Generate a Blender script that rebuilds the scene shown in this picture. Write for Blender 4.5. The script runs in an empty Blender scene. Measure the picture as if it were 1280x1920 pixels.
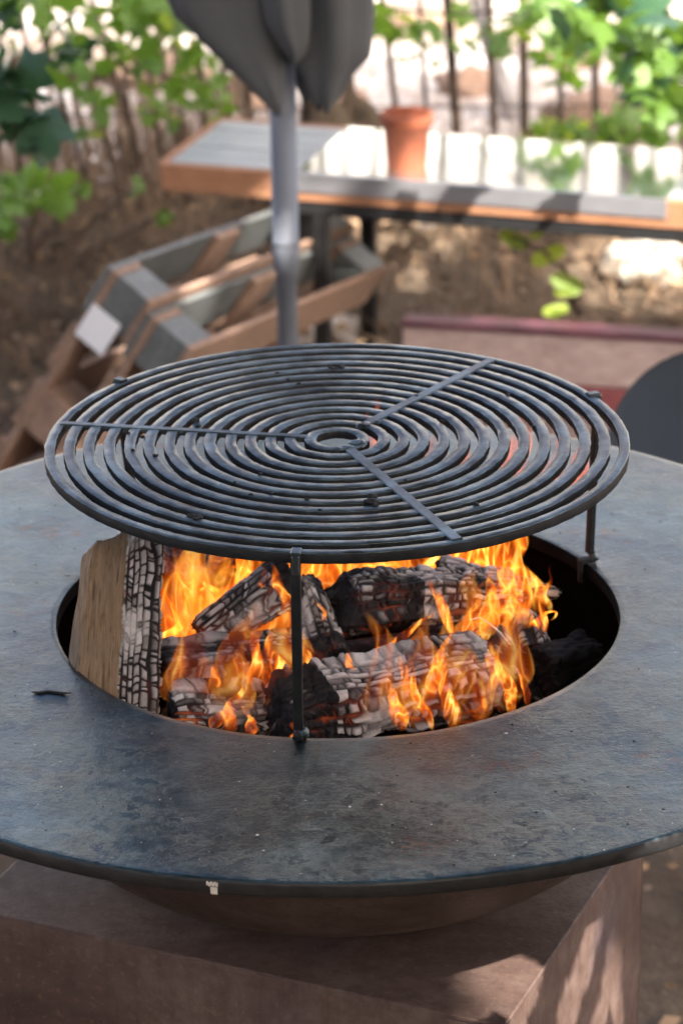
import bpy, math, random
import numpy as np
from mathutils import Vector, Matrix

# ---------------------------------------------------------------- camera, sky, sun
S = bpy.context.scene
COL = S.collection
PITCH, YAW, ROLL = 0.3907, 0.00175, -0.01342
FPX = 5600.0
CAM = np.array([0.0, -2.47958, 1.11913])
FW = np.array([math.sin(YAW)*math.cos(PITCH), math.cos(YAW)*math.cos(PITCH), -math.sin(PITCH)])
_r = np.array([math.cos(YAW), -math.sin(YAW), 0.0]); _u = np.cross(_r, FW)
RT = _r*math.cos(ROLL)+_u*math.sin(ROLL); UP = -_r*math.sin(ROLL)+_u*math.cos(ROLL)
cd = bpy.data.cameras.new('camera'); cam = bpy.data.objects.new('camera', cd); COL.objects.link(cam)
M = Matrix.Identity(4)
for i in range(3):
    M[i][0] = RT[i]; M[i][1] = UP[i]; M[i][2] = -FW[i]; M[i][3] = CAM[i]
cam.matrix_world = M
cd.sensor_fit = 'VERTICAL'; cd.sensor_height = 36.0; cd.lens = FPX/1920*36
cd.clip_start = 0.1; cd.clip_end = 500
cd.dof.use_dof = True; cd.dof.focus_distance = 2.43; cd.dof.aperture_fstop = 8.5
S.camera = cam
S.render.resolution_x = 682; S.render.resolution_y = 1024

SUN_AZ, SUN_EL = math.radians(-60), math.radians(43)
SD = np.array([math.cos(SUN_AZ)*math.cos(SUN_EL), math.sin(SUN_AZ)*math.cos(SUN_EL), math.sin(SUN_EL)])
W = bpy.data.worlds.new('World'); S.world = W; W.use_nodes = True
nt = W.node_tree; bg = nt.nodes['Background']
sky = nt.nodes.new('ShaderNodeTexSky'); sky.sky_type = 'NISHITA'; sky.sun_disc = False
sky.sun_elevation = SUN_EL; sky.sun_rotation = math.atan2(SD[0], SD[1])
sky.air_density = 0.7; sky.dust_density = 9.0; sky.ozone_density = 0.3
nt.links.new(sky.outputs[0], bg.inputs[0]); bg.inputs[1].default_value = 0.15
sl = bpy.data.lights.new('sun', 'SUN'); sl.energy = 5.0; sl.angle = math.radians(0.5); sl.color = (1.0, 0.93, 0.83)
so = bpy.data.objects.new('sun', sl); COL.objects.link(so)
so.rotation_euler = Vector(SD).to_track_quat('Z', 'Y').to_euler()
S.view_settings.view_transform = 'Standard'; S.view_settings.look = 'None'
S.view_settings.gamma = 1.0; S.view_settings.use_curve_mapping = False
S.view_settings.exposure = 2.2
S.render.engine = 'CYCLES'
S.cycles.transparent_max_bounces = 32

rng = np.random.default_rng(7)
random.seed(7)
GZ = -1.0                                    # ground height; the cooking plate's top is z = 0

def P(px, py, Y):                            # world point on the photo ray at world depth y = Y
    v = FW+(px-640)/FPX*RT-(py-960)/FPX*UP
    return CAM+v*((Y-CAM[1])/v[1])
def PZ(px, py, z):
    v = FW+(px-640)/FPX*RT-(py-960)/FPX*UP
    return CAM+v*((z-CAM[2])/v[2])
def PD(px, py, d):                           # at distance d along the view axis
    return CAM+(FW+(px-640)/FPX*RT-(py-960)/FPX*UP)*d

# ---------------------------------------------------------------- object helpers
def tag(o, label=None, cat=None, group=None, kind=None):
    if label: o['label'] = label
    if cat: o['category'] = cat
    if group: o['group'] = group
    if kind: o['kind'] = kind
    return o
def empty(name, loc=(0, 0, 0)):
    o = bpy.data.objects.new(name, None); COL.objects.link(o); o.location = [float(c) for c in loc]
    o.empty_display_size = 0.05
    return o
def link(name, me, parent=None, world=True):
    o = bpy.data.objects.new(name, me); COL.objects.link(o)
    if parent:
        o.parent = parent
        if world:                             # mesh given in world coordinates
            t = Vector((0, 0, 0)); p = parent
            while p: t += Vector(p.location); p = p.parent
            o.location = -t
    return o
def raw(name, v, f, mat, smooth=False, attrs=None):
    v = np.asarray(v, dtype=np.float32).reshape(-1, 3)
    me = bpy.data.meshes.new(name)
    if isinstance(f, np.ndarray) and f.ndim == 2:
        n, k = f.shape
        me.vertices.add(len(v)); me.vertices.foreach_set('co', v.ravel())
        me.loops.add(n*k); me.loops.foreach_set('vertex_index', f.astype(np.int32).ravel())
        me.polygons.add(n); me.polygons.foreach_set('loop_start', np.arange(n, dtype=np.int32)*k)
        me.update(calc_edges=True)
    else:
        me.from_pydata([tuple(map(float, q)) for q in v], [], [tuple(int(i) for i in q) for q in f]); me.update()
    if smooth: me.polygons.foreach_set('use_smooth', [True]*len(me.polygons))
    if attrs:
        for k, a in attrs.items():
            at = me.attributes.new(k, 'FLOAT', 'POINT'); at.data.foreach_set('value', np.asarray(a, dtype=np.float32).ravel())
    me.materials.append(mat)
    return me
def mesh(name, v, f, mat, parent=None, smooth=False, attrs=None):
    return link(name, raw(name, v, f, mat, smooth, attrs), parent)
def grid_faces(nu, nv, wrap_v=False, off=0):
    i = np.arange(nu-1)[:, None]; j = np.arange(nv if wrap_v else nv-1)[None, :]
    j2 = (j+1) % nv
    a = i*nv+j; b = (i+1)*nv+j; c = (i+1)*nv+j2; d = i*nv+j2
    return np.stack([a, b, c, d], -1).reshape(-1, 4)+off
def box_vf(c, ax, ay, az, bev=0.0):
    """bevelled box: centre, three half-axis vectors"""
    c, ax, ay, az = [np.asarray(q, float) for q in (c, ax, ay, az)]
    L = [np.linalg.norm(q) for q in (ax, ay, az)]
    b = [min(bev/max(l, 1e-6), .45) for l in L]
    V = []; idx = {}
    for sx in (-1, 1):
        for sy in (-1, 1):
            for sz in (-1, 1):
                for k in range(3):
                    s = [sx*(1-b[0]), sy*(1-b[1]), sz*(1-b[2])]
                    s[k] = (sx, sy, sz)[k]
                    idx[(sx, sy, sz, k)] = len(V)
                    V.append(c+ax*s[0]+ay*s[1]+az*s[2])
    F = []
    for k in range(3):
        a, d = [q for q in range(3) if q != k]
        for s in (-1, 1):
            q = []
            for p1, p2 in ((-1, -1), (1, -1), (1, 1), (-1, 1)):
                key = [0, 0, 0]; key[k] = s; key[a] = p1; key[d] = p2
                q.append(idx[(*key, k)])
            if (s > 0) == (k == 1): q = q[::-1]
            F.append(q)
    if bev > 0:
        for k in range(3):                    # edges along axis k
            a, d = [q for q in range(3) if q != k]
            for p1 in (-1, 1):
                for p2 in (-1, 1):
                    K0 = [0, 0, 0]; K0[a] = p1; K0[d] = p2
                    K1 = list(K0); K0[k] = -1; K1[k] = 1
                    F.append([idx[(*K0, a)], idx[(*K1, a)], idx[(*K1, d)], idx[(*K0, d)]])
        for sx in (-1, 1):
            for sy in (-1, 1):
                for sz in (-1, 1):
                    F.append([idx[(sx, sy, sz, k)] for k in range(3)])
    return V, F
def box(name, c, ax, ay, az, mat, parent=None, bev=0.003):
    V, F = box_vf(c, ax, ay, az, bev)
    o = mesh(name, V, F, mat, parent)
    import bmesh
    bm = bmesh.new(); bm.from_mesh(o.data); 
    if bev == 0: bmesh.ops.remove_doubles(bm, verts=bm.verts, dist=1e-6)
    bmesh.ops.recalc_face_normals(bm, faces=bm.faces); bm.to_mesh(o.data); bm.free()
    return o
def revolve(prof, n=128, cx=0, cy=0, closed=True, a0=0):
    prof = np.asarray(prof, float); t = np.linspace(0, 2*math.pi, n, endpoint=False)+a0
    V = np.stack([cx+prof[None, :, 0]*np.cos(t)[:, None], cy+prof[None, :, 0]*np.sin(t)[:, None],
                  np.repeat(prof[None, :, 1], n, 0)], -1)
    m = len(prof); i = np.arange(n)[:, None]; j = np.arange(m if closed else m-1)[None, :]
    i2 = (i+1) % n; j2 = (j+1) % m
    F = np.stack([i*m+j, i2*m+j, i2*m+j2, i*m+j2], -1).reshape(-1, 4)
    return V.reshape(-1, 3), F
def tube(path, rad, n=10, cap=True):
    path = np.asarray(path, float); rad = np.broadcast_to(np.asarray(rad, float), (len(path),))
    T = np.gradient(path, axis=0); T /= np.linalg.norm(T, axis=1)[:, None]+1e-9
    ref = np.array([0.3, 1.0, 0.2]) if abs(T[0][1]) < .8 else np.array([1.0, 0, 0.1])
    V = []
    for p, t, r in zip(path, T, rad):
        a = np.cross(t, ref); a /= np.linalg.norm(a); b = np.cross(t, a)
        for k in range(n):
            w = 2*math.pi*k/n; V.append(p+r*(a*math.cos(w)+b*math.sin(w)))
    F = grid_faces(len(path), n, True).tolist()
    if cap: F.append(list(range(n))[::-1]); F.append([(len(path)-1)*n+k for k in range(n)])
    return V, F
def merge(parts):
    V = []; F = []; o = 0
    for v, f in parts:
        V += [tuple(q) for q in v]; F += [[i+o for i in q] for q in f]; o += len(v)
    return V, F

# smooth value noise of points (numpy)
def vnoise(p, seed=0):
    p = np.asarray(p, float); i = np.floor(p).astype(np.int64); f = p-i; f = f*f*(3-2*f)
    def h(a):
        n = (a[..., 0]*374761393+a[..., 1]*668265263+a[..., 2]*2147483647+seed*144664) & 0xffffffff
        n = ((n ^ (n >> 13))*1274126177) & 0xffffffff
        n = (n ^ (n >> 16)) & 0xffffff
        return n/float(0xffffff)*2-1
    r = 0
    for dx in (0, 1):
        for dy in (0, 1):
            for dz in (0, 1):
                w = (f[..., 0] if dx else 1-f[..., 0])*(f[..., 1] if dy else 1-f[..., 1])*(f[..., 2] if dz else 1-f[..., 2])
                r = r+w*h(i+np.array([dx, dy, dz]))
    return r
def fbm(p, seed=0, o=3):
    p = np.asarray(p, float); r = 0; a = 1
    for k in range(o): r = r+a*vnoise(p*2**k, seed+k); a *= .5
    return r

# ---------------------------------------------------------------- material helpers
class NT:
    def __init__(s, name):
        s.m = bpy.data.materials.new(name); s.m.use_nodes = True; s.t = s.m.node_tree; s.t.nodes.clear()
        s.out = s.n('ShaderNodeOutputMaterial')
    def n(s, ty, **kw):
        o = s.t.nodes.new(ty)
        for k, v in kw.items(): setattr(o, k, v)
        return o
    def l(s, a, b): s.t.links.new(a, b)
    def coord(s, which='Object', scale=(1, 1, 1)):
        tc = s.n('ShaderNodeTexCoord'); mp = s.n('ShaderNodeMapping'); mp.inputs['Scale'].default_value = scale
        s.l(tc.outputs[which], mp.inputs[0]); return mp.outputs[0]
    def noise(s, vec, scale, detail=4, rough=.6, dist=0.0):
        o = s.n('ShaderNodeTexNoise'); s.l(vec, o.inputs['Vector']); o.inputs['Scale'].default_value = scale
        o.inputs['Detail'].default_value = detail; o.inputs['Roughness'].default_value = rough; o.inputs['Distortion'].default_value = dist
        return o.outputs['Fac']
    def ramp(s, fac, stops, interp='LINEAR'):
        o = s.n('ShaderNodeValToRGB'); s.l(fac, o.inputs[0]); e = o.color_ramp.elements; o.color_ramp.interpolation = interp
        while len(e) < len(stops): e.new(.5)
        for k, (p, c) in enumerate(stops):
            e[k].position = p
            e[k].color = (c, c, c, 1) if not hasattr(c, '__len__') else (*c[:3], 1)
        return o.outputs[0]
    def math(s, op, a, b=None, c=None, clamp=False):
        o = s.n('ShaderNodeMath', operation=op); o.use_clamp = clamp
        for k, v in enumerate((a, b, c)):
            if v is None: continue
            if isinstance(v, (int, float)): o.inputs[k].default_value = v
            else: s.l(v, o.inputs[k])
        return o.outputs[0]
    def mix(s, fac, a, b, blend='MIX'):
        o = s.n('ShaderNodeMix', data_type='RGBA', blend_type=blend)
        for k, v in ((0, fac), (6, a), (7, b)):
            if isinstance(v, (int, float)): o.inputs[k].default_value = v
            elif isinstance(v, tuple): o.inputs[k].default_value = (*v, 1)
            else: s.l(v, o.inputs[k])
        return o.outputs[2]
    def attr(s, name): return s.n('ShaderNodeAttribute', attribute_name=name).outputs['Fac']
    def bump(s, h, strength=.3, dist=.002, normal=None):
        o = s.n('ShaderNodeBump'); s.l(h, o.inputs['Height']); o.inputs['Strength'].default_value = strength; o.inputs['Distance'].default_value = dist
        if normal is not None: s.l(normal, o.inputs['Normal'])
        return o.outputs[0]
    def bsdf(s, color=None, rough=.5, metal=0.0, spec=.5, normal=None, **kw):
        o = s.n('ShaderNodeBsdfPrincipled')
        for k, v in (('Base Color', color), ('Roughness', rough), ('Metallic', metal), ('Specular IOR Level', spec)):
            if v is None: continue
            if isinstance(v, (int, float)): o.inputs[k].default_value = v
            elif isinstance(v, tuple): o.inputs[k].default_value = (*v, 1)
            else: s.l(v, o.inputs[k])
        if normal is not None: s.l(normal, o.inputs['Normal'])
        for k, v in kw.items():
            k = k.replace('_', ' ')
            if isinstance(v, (int, float)): o.inputs[k].default_value = v
            elif isinstance(v, tuple): o.inputs[k].default_value = (*v, 1)
            else: s.l(v, o.inputs[k])
        s.l(o.outputs[0], s.out.inputs[0]); s.p = o
        return s.m

def mat_plate():
    m = NT('seasoned_steel_plate'); c = m.coord()
    big = m.noise(c, 3.6, 4, .6, .15); med = m.noise(c, 13, 5, .66, .1); fine = m.noise(c, 190, 4, .7); speck = m.noise(c, 520, 3, .6)
    col = m.ramp(m.math('ADD', m.math('MULTIPLY', big, .6), m.math('MULTIPLY', med, .4)), [(.36, (.024, .044, .055)), (.5, (.052, .102, .124)), (.64, (.108, .205, .240))])
    # heat tint: warmer and darker scale in uneven patches, most of it near the opening
    xyz = m.n('ShaderNodeSeparateXYZ'); m.l(c, xyz.inputs[0])
    rad = m.math('SQRT', m.math('ADD', m.math('POWER', xyz.outputs[0], 2.0), m.math('POWER', m.math('ADD', xyz.outputs[1], .03), 2.0)))
    ringm = m.ramp(rad, [(.26, .75), (.33, .35), (.42, .12)])
    col = m.mix(m.math('MULTIPLY', ringm, m.ramp(med, [(.38, .15), (.6, 1.0)])), col, (.030, .034, .038))
    pat = m.ramp(m.noise(c, 21, 6, .72, .2), [(.52, 0.0), (.60, .55)])
    col = m.mix(m.math('MULTIPLY', pat, .6), col, (.030, .034, .038))
    rust = m.math('MULTIPLY', m.ramp(m.noise(c, 8.5, 3, .5), [(.60, 0.0), (.68, 1.0)]), m.ramp(m.noise(c, 60, 4, .7), [(.48, 0.0), (.62, .7)]))
    col = m.mix(rust, col, (.13, .06, .035))
    soot = m.ramp(m.noise(c, 95, 4, .8), [(.66, 0.0), (.73, .8)])
    col = m.mix(soot, col, (.012, .012, .014))
    rough = m.math('ADD', m.math('MULTIPLY', m.noise(c, 30, 5, .7), .22), m.math('ADD', m.math('MULTIPLY', big, .16), .14))
    # thin crust that has flaked away in places, gritty between
    crust = m.ramp(m.noise(c, 34, 8, .78), [(.45, 0.0), (.475, .75), (.56, 1.0)])
    where = m.ramp(m.noise(c, 6, 3, .6), [(.42, .15), (.58, 1.0)])
    sc = m.n('ShaderNodeTexNoise'); m.l(m.coord(scale=(10, 230, 1)), sc.inputs['Vector']); sc.inputs['Scale'].default_value = 3; sc.inputs['Detail'].default_value = 2
    mp2 = m.n('ShaderNodeMapping'); mp2.inputs['Rotation'].default_value = (0, 0, .9); mp2.inputs['Scale'].default_value = (14, 260, 1)
    tc2 = m.n('ShaderNodeTexCoord'); m.l(tc2.outputs['Object'], mp2.inputs[0]); sc2 = m.n('ShaderNodeTexNoise'); m.l(mp2.outputs[0], sc2.inputs['Vector']); sc2.inputs['Scale'].default_value = 3
    scr = m.math('ADD', m.ramp(sc.outputs['Fac'], [(.70, 0.0), (.74, 1.0)]), m.ramp(sc2.outputs['Fac'], [(.72, 0.0), (.76, 1.0)]))
    h = m.math('ADD', m.math('MULTIPLY', m.math('MULTIPLY', crust, where), .95), m.math('MULTIPLY', fine, .45))
    h = m.math('ADD', h, m.math('MULTIPLY', speck, .25)); h = m.math('SUBTRACT', h, m.math('MULTIPLY', scr, .3))
    h = m.math('ADD', h, m.math('MULTIPLY', med, .9))
    return m.bsdf(col, rough, .8, 1.0, m.bump(h, .8, .0018), Coat_Weight=.2, Coat_Roughness=.2)
def mat_grate():
    m = NT('forged_black_steel'); c = m.coord()
    a = m.noise(c, 26, 5, .65, .1); f = m.noise(c, 190, 4, .7); b = m.noise(c, 9, 3, .6)
    col = m.ramp(a, [(.32, (.025, .03, .034)), (.5, (.085, .108, .118)), (.68, (.19, .245, .265))])
    rs = m.math('MULTIPLY', m.ramp(b, [(.55, 0.0), (.66, 1.0)]), m.ramp(f, [(.45, 0.0), (.6, .35)]))
    col = m.mix(rs, col, (.10, .055, .035))
    ash = m.ramp(m.noise(c, 75, 5, .8, .8), [(.64, 0.0), (.72, .45)])
    col = m.mix(ash, col, (.25, .28, .29))
    rough = m.math('ADD', m.math('MULTIPLY', a, .35), .2)
    return m.bsdf(col, rough, .75, 1.0, m.bump(m.math('ADD', m.math('MULTIPLY', a, 1.2), m.math('MULTIPLY', f, .5)), .35, .0012))
def mat_corten(name='rusted_steel', dark=1.0):
    m = NT(name); c = m.coord()
    a = m.noise(c, 5, 6, .65, .6); b = m.noise(c, 38, 5, .7); f = m.noise(c, 230, 3, .7)
    col = m.ramp(a, [(.3, (.055*dark, .032*dark, .026*dark)), (.5, (.115*dark, .075*dark, .063*dark)), (.7, (.21*dark, .15*dark, .13*dark))])
    col = m.mix(m.ramp(b, [(.42, .0), (.7, .6)]), col, (.05*dark, .026*dark, .022*dark))
    bl = m.ramp(m.noise(c, 2.7, 2, .5, .5), [(.56, 0.0), (.66, .45)])
    col = m.mix(bl, col, (.07*dark, .065*dark, .095*dark))
    run = m.noise(m.coord(scale=(40, 40, 2.2)), 1.6, 4, .7); col = m.mix(m.ramp(run, [(.5, 0.0), (.7, .4)]), col, (.045*dark, .024*dark, .018*dark))
    pit = m.ramp(m.noise(c, 130, 4, .75), [(.58, 0.0), (.68, .55)]); col = m.mix(pit, col, (.19*dark, .10*dark, .06*dark))
    return m.bsdf(col, m.math('ADD', m.math('MULTIPLY', b, .3), .38), .1, .4, m.bump(m.math('ADD', m.math('ADD', b, f), pit), .5, .0012))
def mat_wood(name, c0, c1, scale=(3, 3, 30), rough=.75, bump=.4, dist=1.5):
    """grain runs along the axis whose scale is small"""
    m = NT(name); c = m.coord(scale=scale)
    n = m.noise(c, 3, 6, .65, dist); g = m.noise(c, 14, 4, .7); l = m.noise(m.coord(), 6, 3, .5)
    col = m.ramp(n, [(.3, c0), (.7, c1)])
    col = m.mix(m.ramp(g, [(.45, 0.0), (.7, .5)]), col, tuple(q*.45 for q in c0))
    col = m.mix(m.ramp(l, [(.4, 0.0), (.7, .35)]), col, tuple(q*.6 for q in c1))
    return m.bsdf(col, rough, 0, .35, m.bump(m.math('ADD', n, g), bump, .003))
def mat_plain(name, col, rough=.6, metal=0.0, var=.25, scale=20, spec=.5, bump=.15):
    m = NT(name); c = m.coord(); n = m.noise(c, scale, 5, .65)
    cc = m.ramp(n, [(.3, tuple(q*(1-var) for q in col)), (.7, tuple(min(1, q*(1+var)) for q in col))])
    return m.bsdf(cc, rough, metal, spec, m.bump(n, bump, .002))
def mat_leaf(name, col, col2, trans=.5):
    m = NT(name); oi = m.n('ShaderNodeObjectInfo'); c = m.coord(); n = m.noise(c, 14, 3, .6)
    f = m.math('ADD', m.math('MULTIPLY', oi.outputs['Random'], .7), m.math('MULTIPLY', n, .3))
    cc = m.ramp(f, [(.15, col), (.85, col2)])
    d = m.n('ShaderNodeBsdfPrincipled'); m.l(cc, d.inputs['Base Color']); d.inputs['Roughness'].default_value = .45
    t = m.n('ShaderNodeBsdfTranslucent'); m.l(m.mix(.5, cc, (col2[0]*2.2, col2[1]*2.0, col2[2]*.8)), t.inputs[0])
    x = m.n('ShaderNodeMixShader'); x.inputs[0].default_value = trans
    m.l(d.outputs[0], x.inputs[1]); m.l(t.outputs[0], x.inputs[2]); m.l(x.outputs[0], m.out.inputs[0])
    return m.m
def mat_char():
    """burnt log: attributes crack (0 in a crack, 1 on a block), cellrand, wood (bare wood), ash, glow"""
    m = NT('charred_wood'); c = m.coord()
    cr = m.attr('crack'); ce = m.attr('cellrand'); wd = m.attr('wood'); ash = m.attr('ash'); gl = m.attr('glow')
    n = m.noise(c, 60, 5, .7, .6); f = m.noise(c, 400, 4, .7)
    blk = m.ramp(n, [(.3, (.008, .007, .008)), (.7, (.03, .027, .028))])
    white = m.ramp(m.math('ADD', m.math('MULTIPLY', f, .6), m.math('MULTIPLY', ce, .4)), [(.25, (.24, .21, .205)), (.7, (.64, .60, .59))])
    top = m.ramp(cr, [(.35, 0.0), (.62, .45), (.95, 1.0)])
    am = m.math('MULTIPLY', top, m.ramp(m.math('ADD', m.math('ADD', ash, m.math('MULTIPLY', n, .5)), m.math('MULTIPLY', ce, .35)), [(.55, 0.0), (.95, 1.0)]))
    col = m.mix(am, blk, white)
    gw = m.noise(m.coord('Object', (1, 1, 1)), 9, 4, .6, .5)
    grain = m.noise(m.coord('Object', (90, 90, 9)), 3, 5, .65, .8)
    wcol = m.ramp(grain, [(.3, (.15, .095, .055)), (.55, (.30, .205, .13)), (.75, (.40, .29, .20))])
    wcol = m.mix(m.ramp(gw, [(.45, 0.0), (.7, .5)]), wcol, (.20, .155, .12))
    wcol = m.mix(m.ramp(m.noise(m.coord('Object', (200, 200, 14)), 2, 3, .6), [(.58, 0.0), (.66, .7)]), wcol, (.07, .045, .03))
    col = m.mix(wd, col, wcol)
    hot = m.math('MULTIPLY', m.math('MULTIPLY', m.math('SUBTRACT', 1.0, m.ramp(cr, [(.0, 0.0), (.55, 1.0)])), gl), m.ramp(m.noise(c, 28, 3, .6), [(.52, 0.0), (.66, 1.0)]))
    ecol = m.ramp(hot, [(0.0, (.5, .03, .004)), (1.0, (1.0, .30, .04))])
    h = m.math('ADD', m.math('MULTIPLY', f, .5), m.math('MULTIPLY', n, 1.0))
    h = m.math('ADD', h, m.math('MULTIPLY', m.math('MULTIPLY', wd, grain), 2.0))
    return m.bsdf(col, .8, 0, .25, m.bump(h, .5, .0015), Emission_Color=ecol, Emission_Strength=m.math('MULTIPLY', hot, .22))
def mat_ember():
    m = NT('glowing_ember'); c = m.coord(); v = m.n('ShaderNodeTexVoronoi', feature='DISTANCE_TO_EDGE'); m.l(c, v.inputs['Vector']); v.inputs['Scale'].default_value = 55
    n = m.noise(c, 18, 4, .65, .6)
    hot = m.math('MULTIPLY', m.ramp(v.outputs[0], [(.0, 1.0), (.22, .12)]), m.ramp(n, [(.36, .05), (.62, 1.0)]))
    return m.bsdf(m.ramp(n, [(.35, (.02, .018, .018)), (.7, (.35, .33, .32))]), .9, 0, .2, None,
                  Emission_Color=m.ramp(hot, [(0.0, (.7, .04, .004)), (.6, (1.0, .22, .02)), (1.0, (1.0, .5, .12))]), Emission_Strength=m.math('MULTIPLY', hot, m.math('MULTIPLY', m.attr('heat'), EMBER)))
EMBER, FLAME = 6.0, .56
def mat_flame(name='flame_gas', k=1.0, red=0.0, dens=1.0, ns=1.0):
    m = NT(name)
    tc = m.n('ShaderNodeTexCoord'); oi = m.n('ShaderNodeObjectInfo')
    mp = m.n('ShaderNodeMapping'); mp.inputs['Scale'].default_value = (1, 1, .38)
    m.l(tc.outputs['Object'], mp.inputs[0])
    off = m.n('ShaderNodeVectorMath', operation='SCALE'); m.l(oi.outputs['Random'], off.inputs['Scale']); off.inputs[0].default_value = (3.1, 5.7, 9.3)
    ad = m.n('ShaderNodeVectorMath', operation='ADD'); m.l(mp.outputs[0], ad.inputs[0]); m.l(off.outputs[0], ad.inputs[1])
    n1 = m.noise(ad.outputs[0], 17*ns, 1.6, .45, 2.2); n2 = m.noise(ad.outputs[0], 26*ns, 2.5, .5, 1.5)
    rid = m.math('SUBTRACT', 1.0, m.math('ABSOLUTE', m.math('MULTIPLY', m.math('SUBTRACT', n1, .5), 7.0)), clamp=True)
    rid = m.math('POWER', rid, 2.0)
    body = m.ramp(n2, [(.34, 0.0), (.66, 1.0)])
    lw = m.n('ShaderNodeLayerWeight'); lw.inputs[0].default_value = .5
    soft = m.math('POWER', m.math('SUBTRACT', 1.0, lw.outputs['Facing'], clamp=True), 1.5)
    v = m.attr('along')
    fade = m.math('MULTIPLY', m.ramp(v, [(0.0, 0.0), (.32, 1.0), (.6, .8), (1.0, 0.0)]), dens)
    heat = m.math('ADD', m.math('MULTIPLY', rid, .75), m.math('MULTIPLY', body, .38), clamp=True)
    al = m.math('MULTIPLY', m.math('MULTIPLY', heat, soft), fade, clamp=True)
    col = m.ramp(heat, [(0.0, (.85, .075+red*-.04, .006)), (.45, (1.0, .17-red*.10, .010)), (.8, (1.0, .34-red*.2, .03)), (1.0, (1.0, .56-red*.35, .11))])
    st = m.math('MULTIPLY', m.math('ADD', m.math('MULTIPLY', heat, .9), .35), FLAME*k)
    e = m.n('ShaderNodeEmission'); m.l(col, e.inputs[0]); m.l(st, e.inputs[1])
    t = m.n('ShaderNodeBsdfTransparent'); x = m.n('ShaderNodeMixShader')
    m.l(al, x.inputs[0]); m.l(t.outputs[0], x.inputs[1]); m.l(e.outputs[0], x.inputs[2]); m.l(x.outputs[0], m.out.inputs[0])
    return m.m

MP = mat_plate(); MG = mat_grate(); MC = mat_corten('rusted_steel', .9); MB_ = mat_corten('sooty_rusted_bowl', .55)
MCH = mat_char(); MEM = mat_ember()
MINT = mat_plain('sooty_bowl_inside', (.005, .0045, .0045), 1.0, 0, .4, 30, spec=.0)
MBLK = mat_plain('black_painted_steel', (.02, .02, .021), .5, .3, .3, 30)

# ---------------------------------------------------------------- ground
def mat_ground():
    m = NT('dry_earth'); c = m.coord(); a = m.noise(c, 1.7, 6, .65, .5); b = m.noise(c, 26, 5, .75); s = m.noise(c, 110, 3, .7)
    col = m.ramp(a, [(.3, (.10, .07, .048)), (.6, (.18, .135, .095)), (.8, (.23, .19, .14))])
    col = m.mix(m.ramp(b, [(.4, 0.0), (.75, .7)]), col, (.05, .035, .025))
    col = m.mix(m.ramp(s, [(.6, 0.0), (.72, .4)]), col, (.27, .21, .15))
    return m.bsdf(col, .95, 0, .2, m.bump(m.math('ADD', b, s), .8, .02))
def mat_pave():
    m = NT('pale_gravel'); c = m.coord(); a = m.noise(c, 1.2, 5, .65, .3); b = m.noise(c, 45, 4, .75)
    col = m.ramp(a, [(.42, (.17, .13, .105)), (.5, (.36, .31, .28)), (.6, (.52, .49, .46))])
    col = m.mix(m.ramp(b, [(.5, 0.0), (.75, .5)]), col, (.30, .26, .22))
    return m.bsdf(col, .9, 0, .3, m.bump(b, .5, .01))
n = 90
gx = np.linspace(-6, 6, n); gy = np.linspace(-5, 7, n)
X, Y = np.meshgrid(gx, gy, indexing='ij')
bank = .16*np.exp(-((Y-4.1)/.55)**2)
Zg = GZ+bank+.02*vnoise(np.stack([X*3, Y*3, X*0], -1), 3)
V = [(x, y, z) for x, y, z in zip(X.ravel(), Y.ravel(), Zg.ravel())]
tag(mesh('ground', V, grid_faces(n, n)[:, ::-1], mat_ground(), smooth=True), kind='structure')
R = 400
far = mesh('gravel_yard', [(-R, -R, GZ-.06), (R, -R, GZ-.06), (R, R, GZ-.06), (-R, R, GZ-.06)], [(0, 1, 2, 3)], mat_pave())
tag(far, kind='structure')
yard = mesh('path', [(-9, 4.75, GZ+.045), (9, 4.75, GZ+.045), (9, 16, GZ+.045), (-9, 16, GZ+.045)], [(0, 1, 2, 3)], mat_pave()); tag(yard, kind='structure')

# ---------------------------------------------------------------- rusted steel base
ca = math.radians(156); cb = math.radians(67)
corner = np.array([.135, -.325]); ea = np.array([math.cos(ca), math.sin(ca)]); eb = np.array([math.cos(cb), math.sin(cb)])
BT = -.238; LA, LB = .52, .40
base = empty('fire_pit_base', (0.05, 0, GZ)); tag(base, 'square rusted steel base box under the fire bowl', 'base')
cc = corner+ea*LA/2+eb*LB/2
def slab(name, u0, u1, v0, v1, z0, z1, mat, parent, bev=.002):
    c = corner+ea*(u0+u1)/2+eb*(v0+v1)/2
    return box(name, (*c, (z0+z1)/2), (*(ea*(u1-u0)/2), 0), (*(eb*(v1-v0)/2), 0), (0, 0, (z1-z0)/2), mat, parent, bev)
slab('top_panel', 0, LA, 0, LB, BT-.004, BT, MC, base, .0015)
slab('front_panel', .0015, LA-.0015, .0015, .0055, GZ+.003, BT-.0045, MC, base, .001)
slab('side_panel', .0015, .0055, .006, LB-.006, GZ+.003, BT-.0045, MC, base, .001)
slab('side_panel', LA-.0055, LA-.0015, .006, LB-.006, GZ+.003, BT-.0045, MC, base, .001)
slab('back_panel', .0015, LA-.0015, LB-.0055, LB-.0015, GZ+.003, BT-.0045, MC, base, .001)

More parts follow.
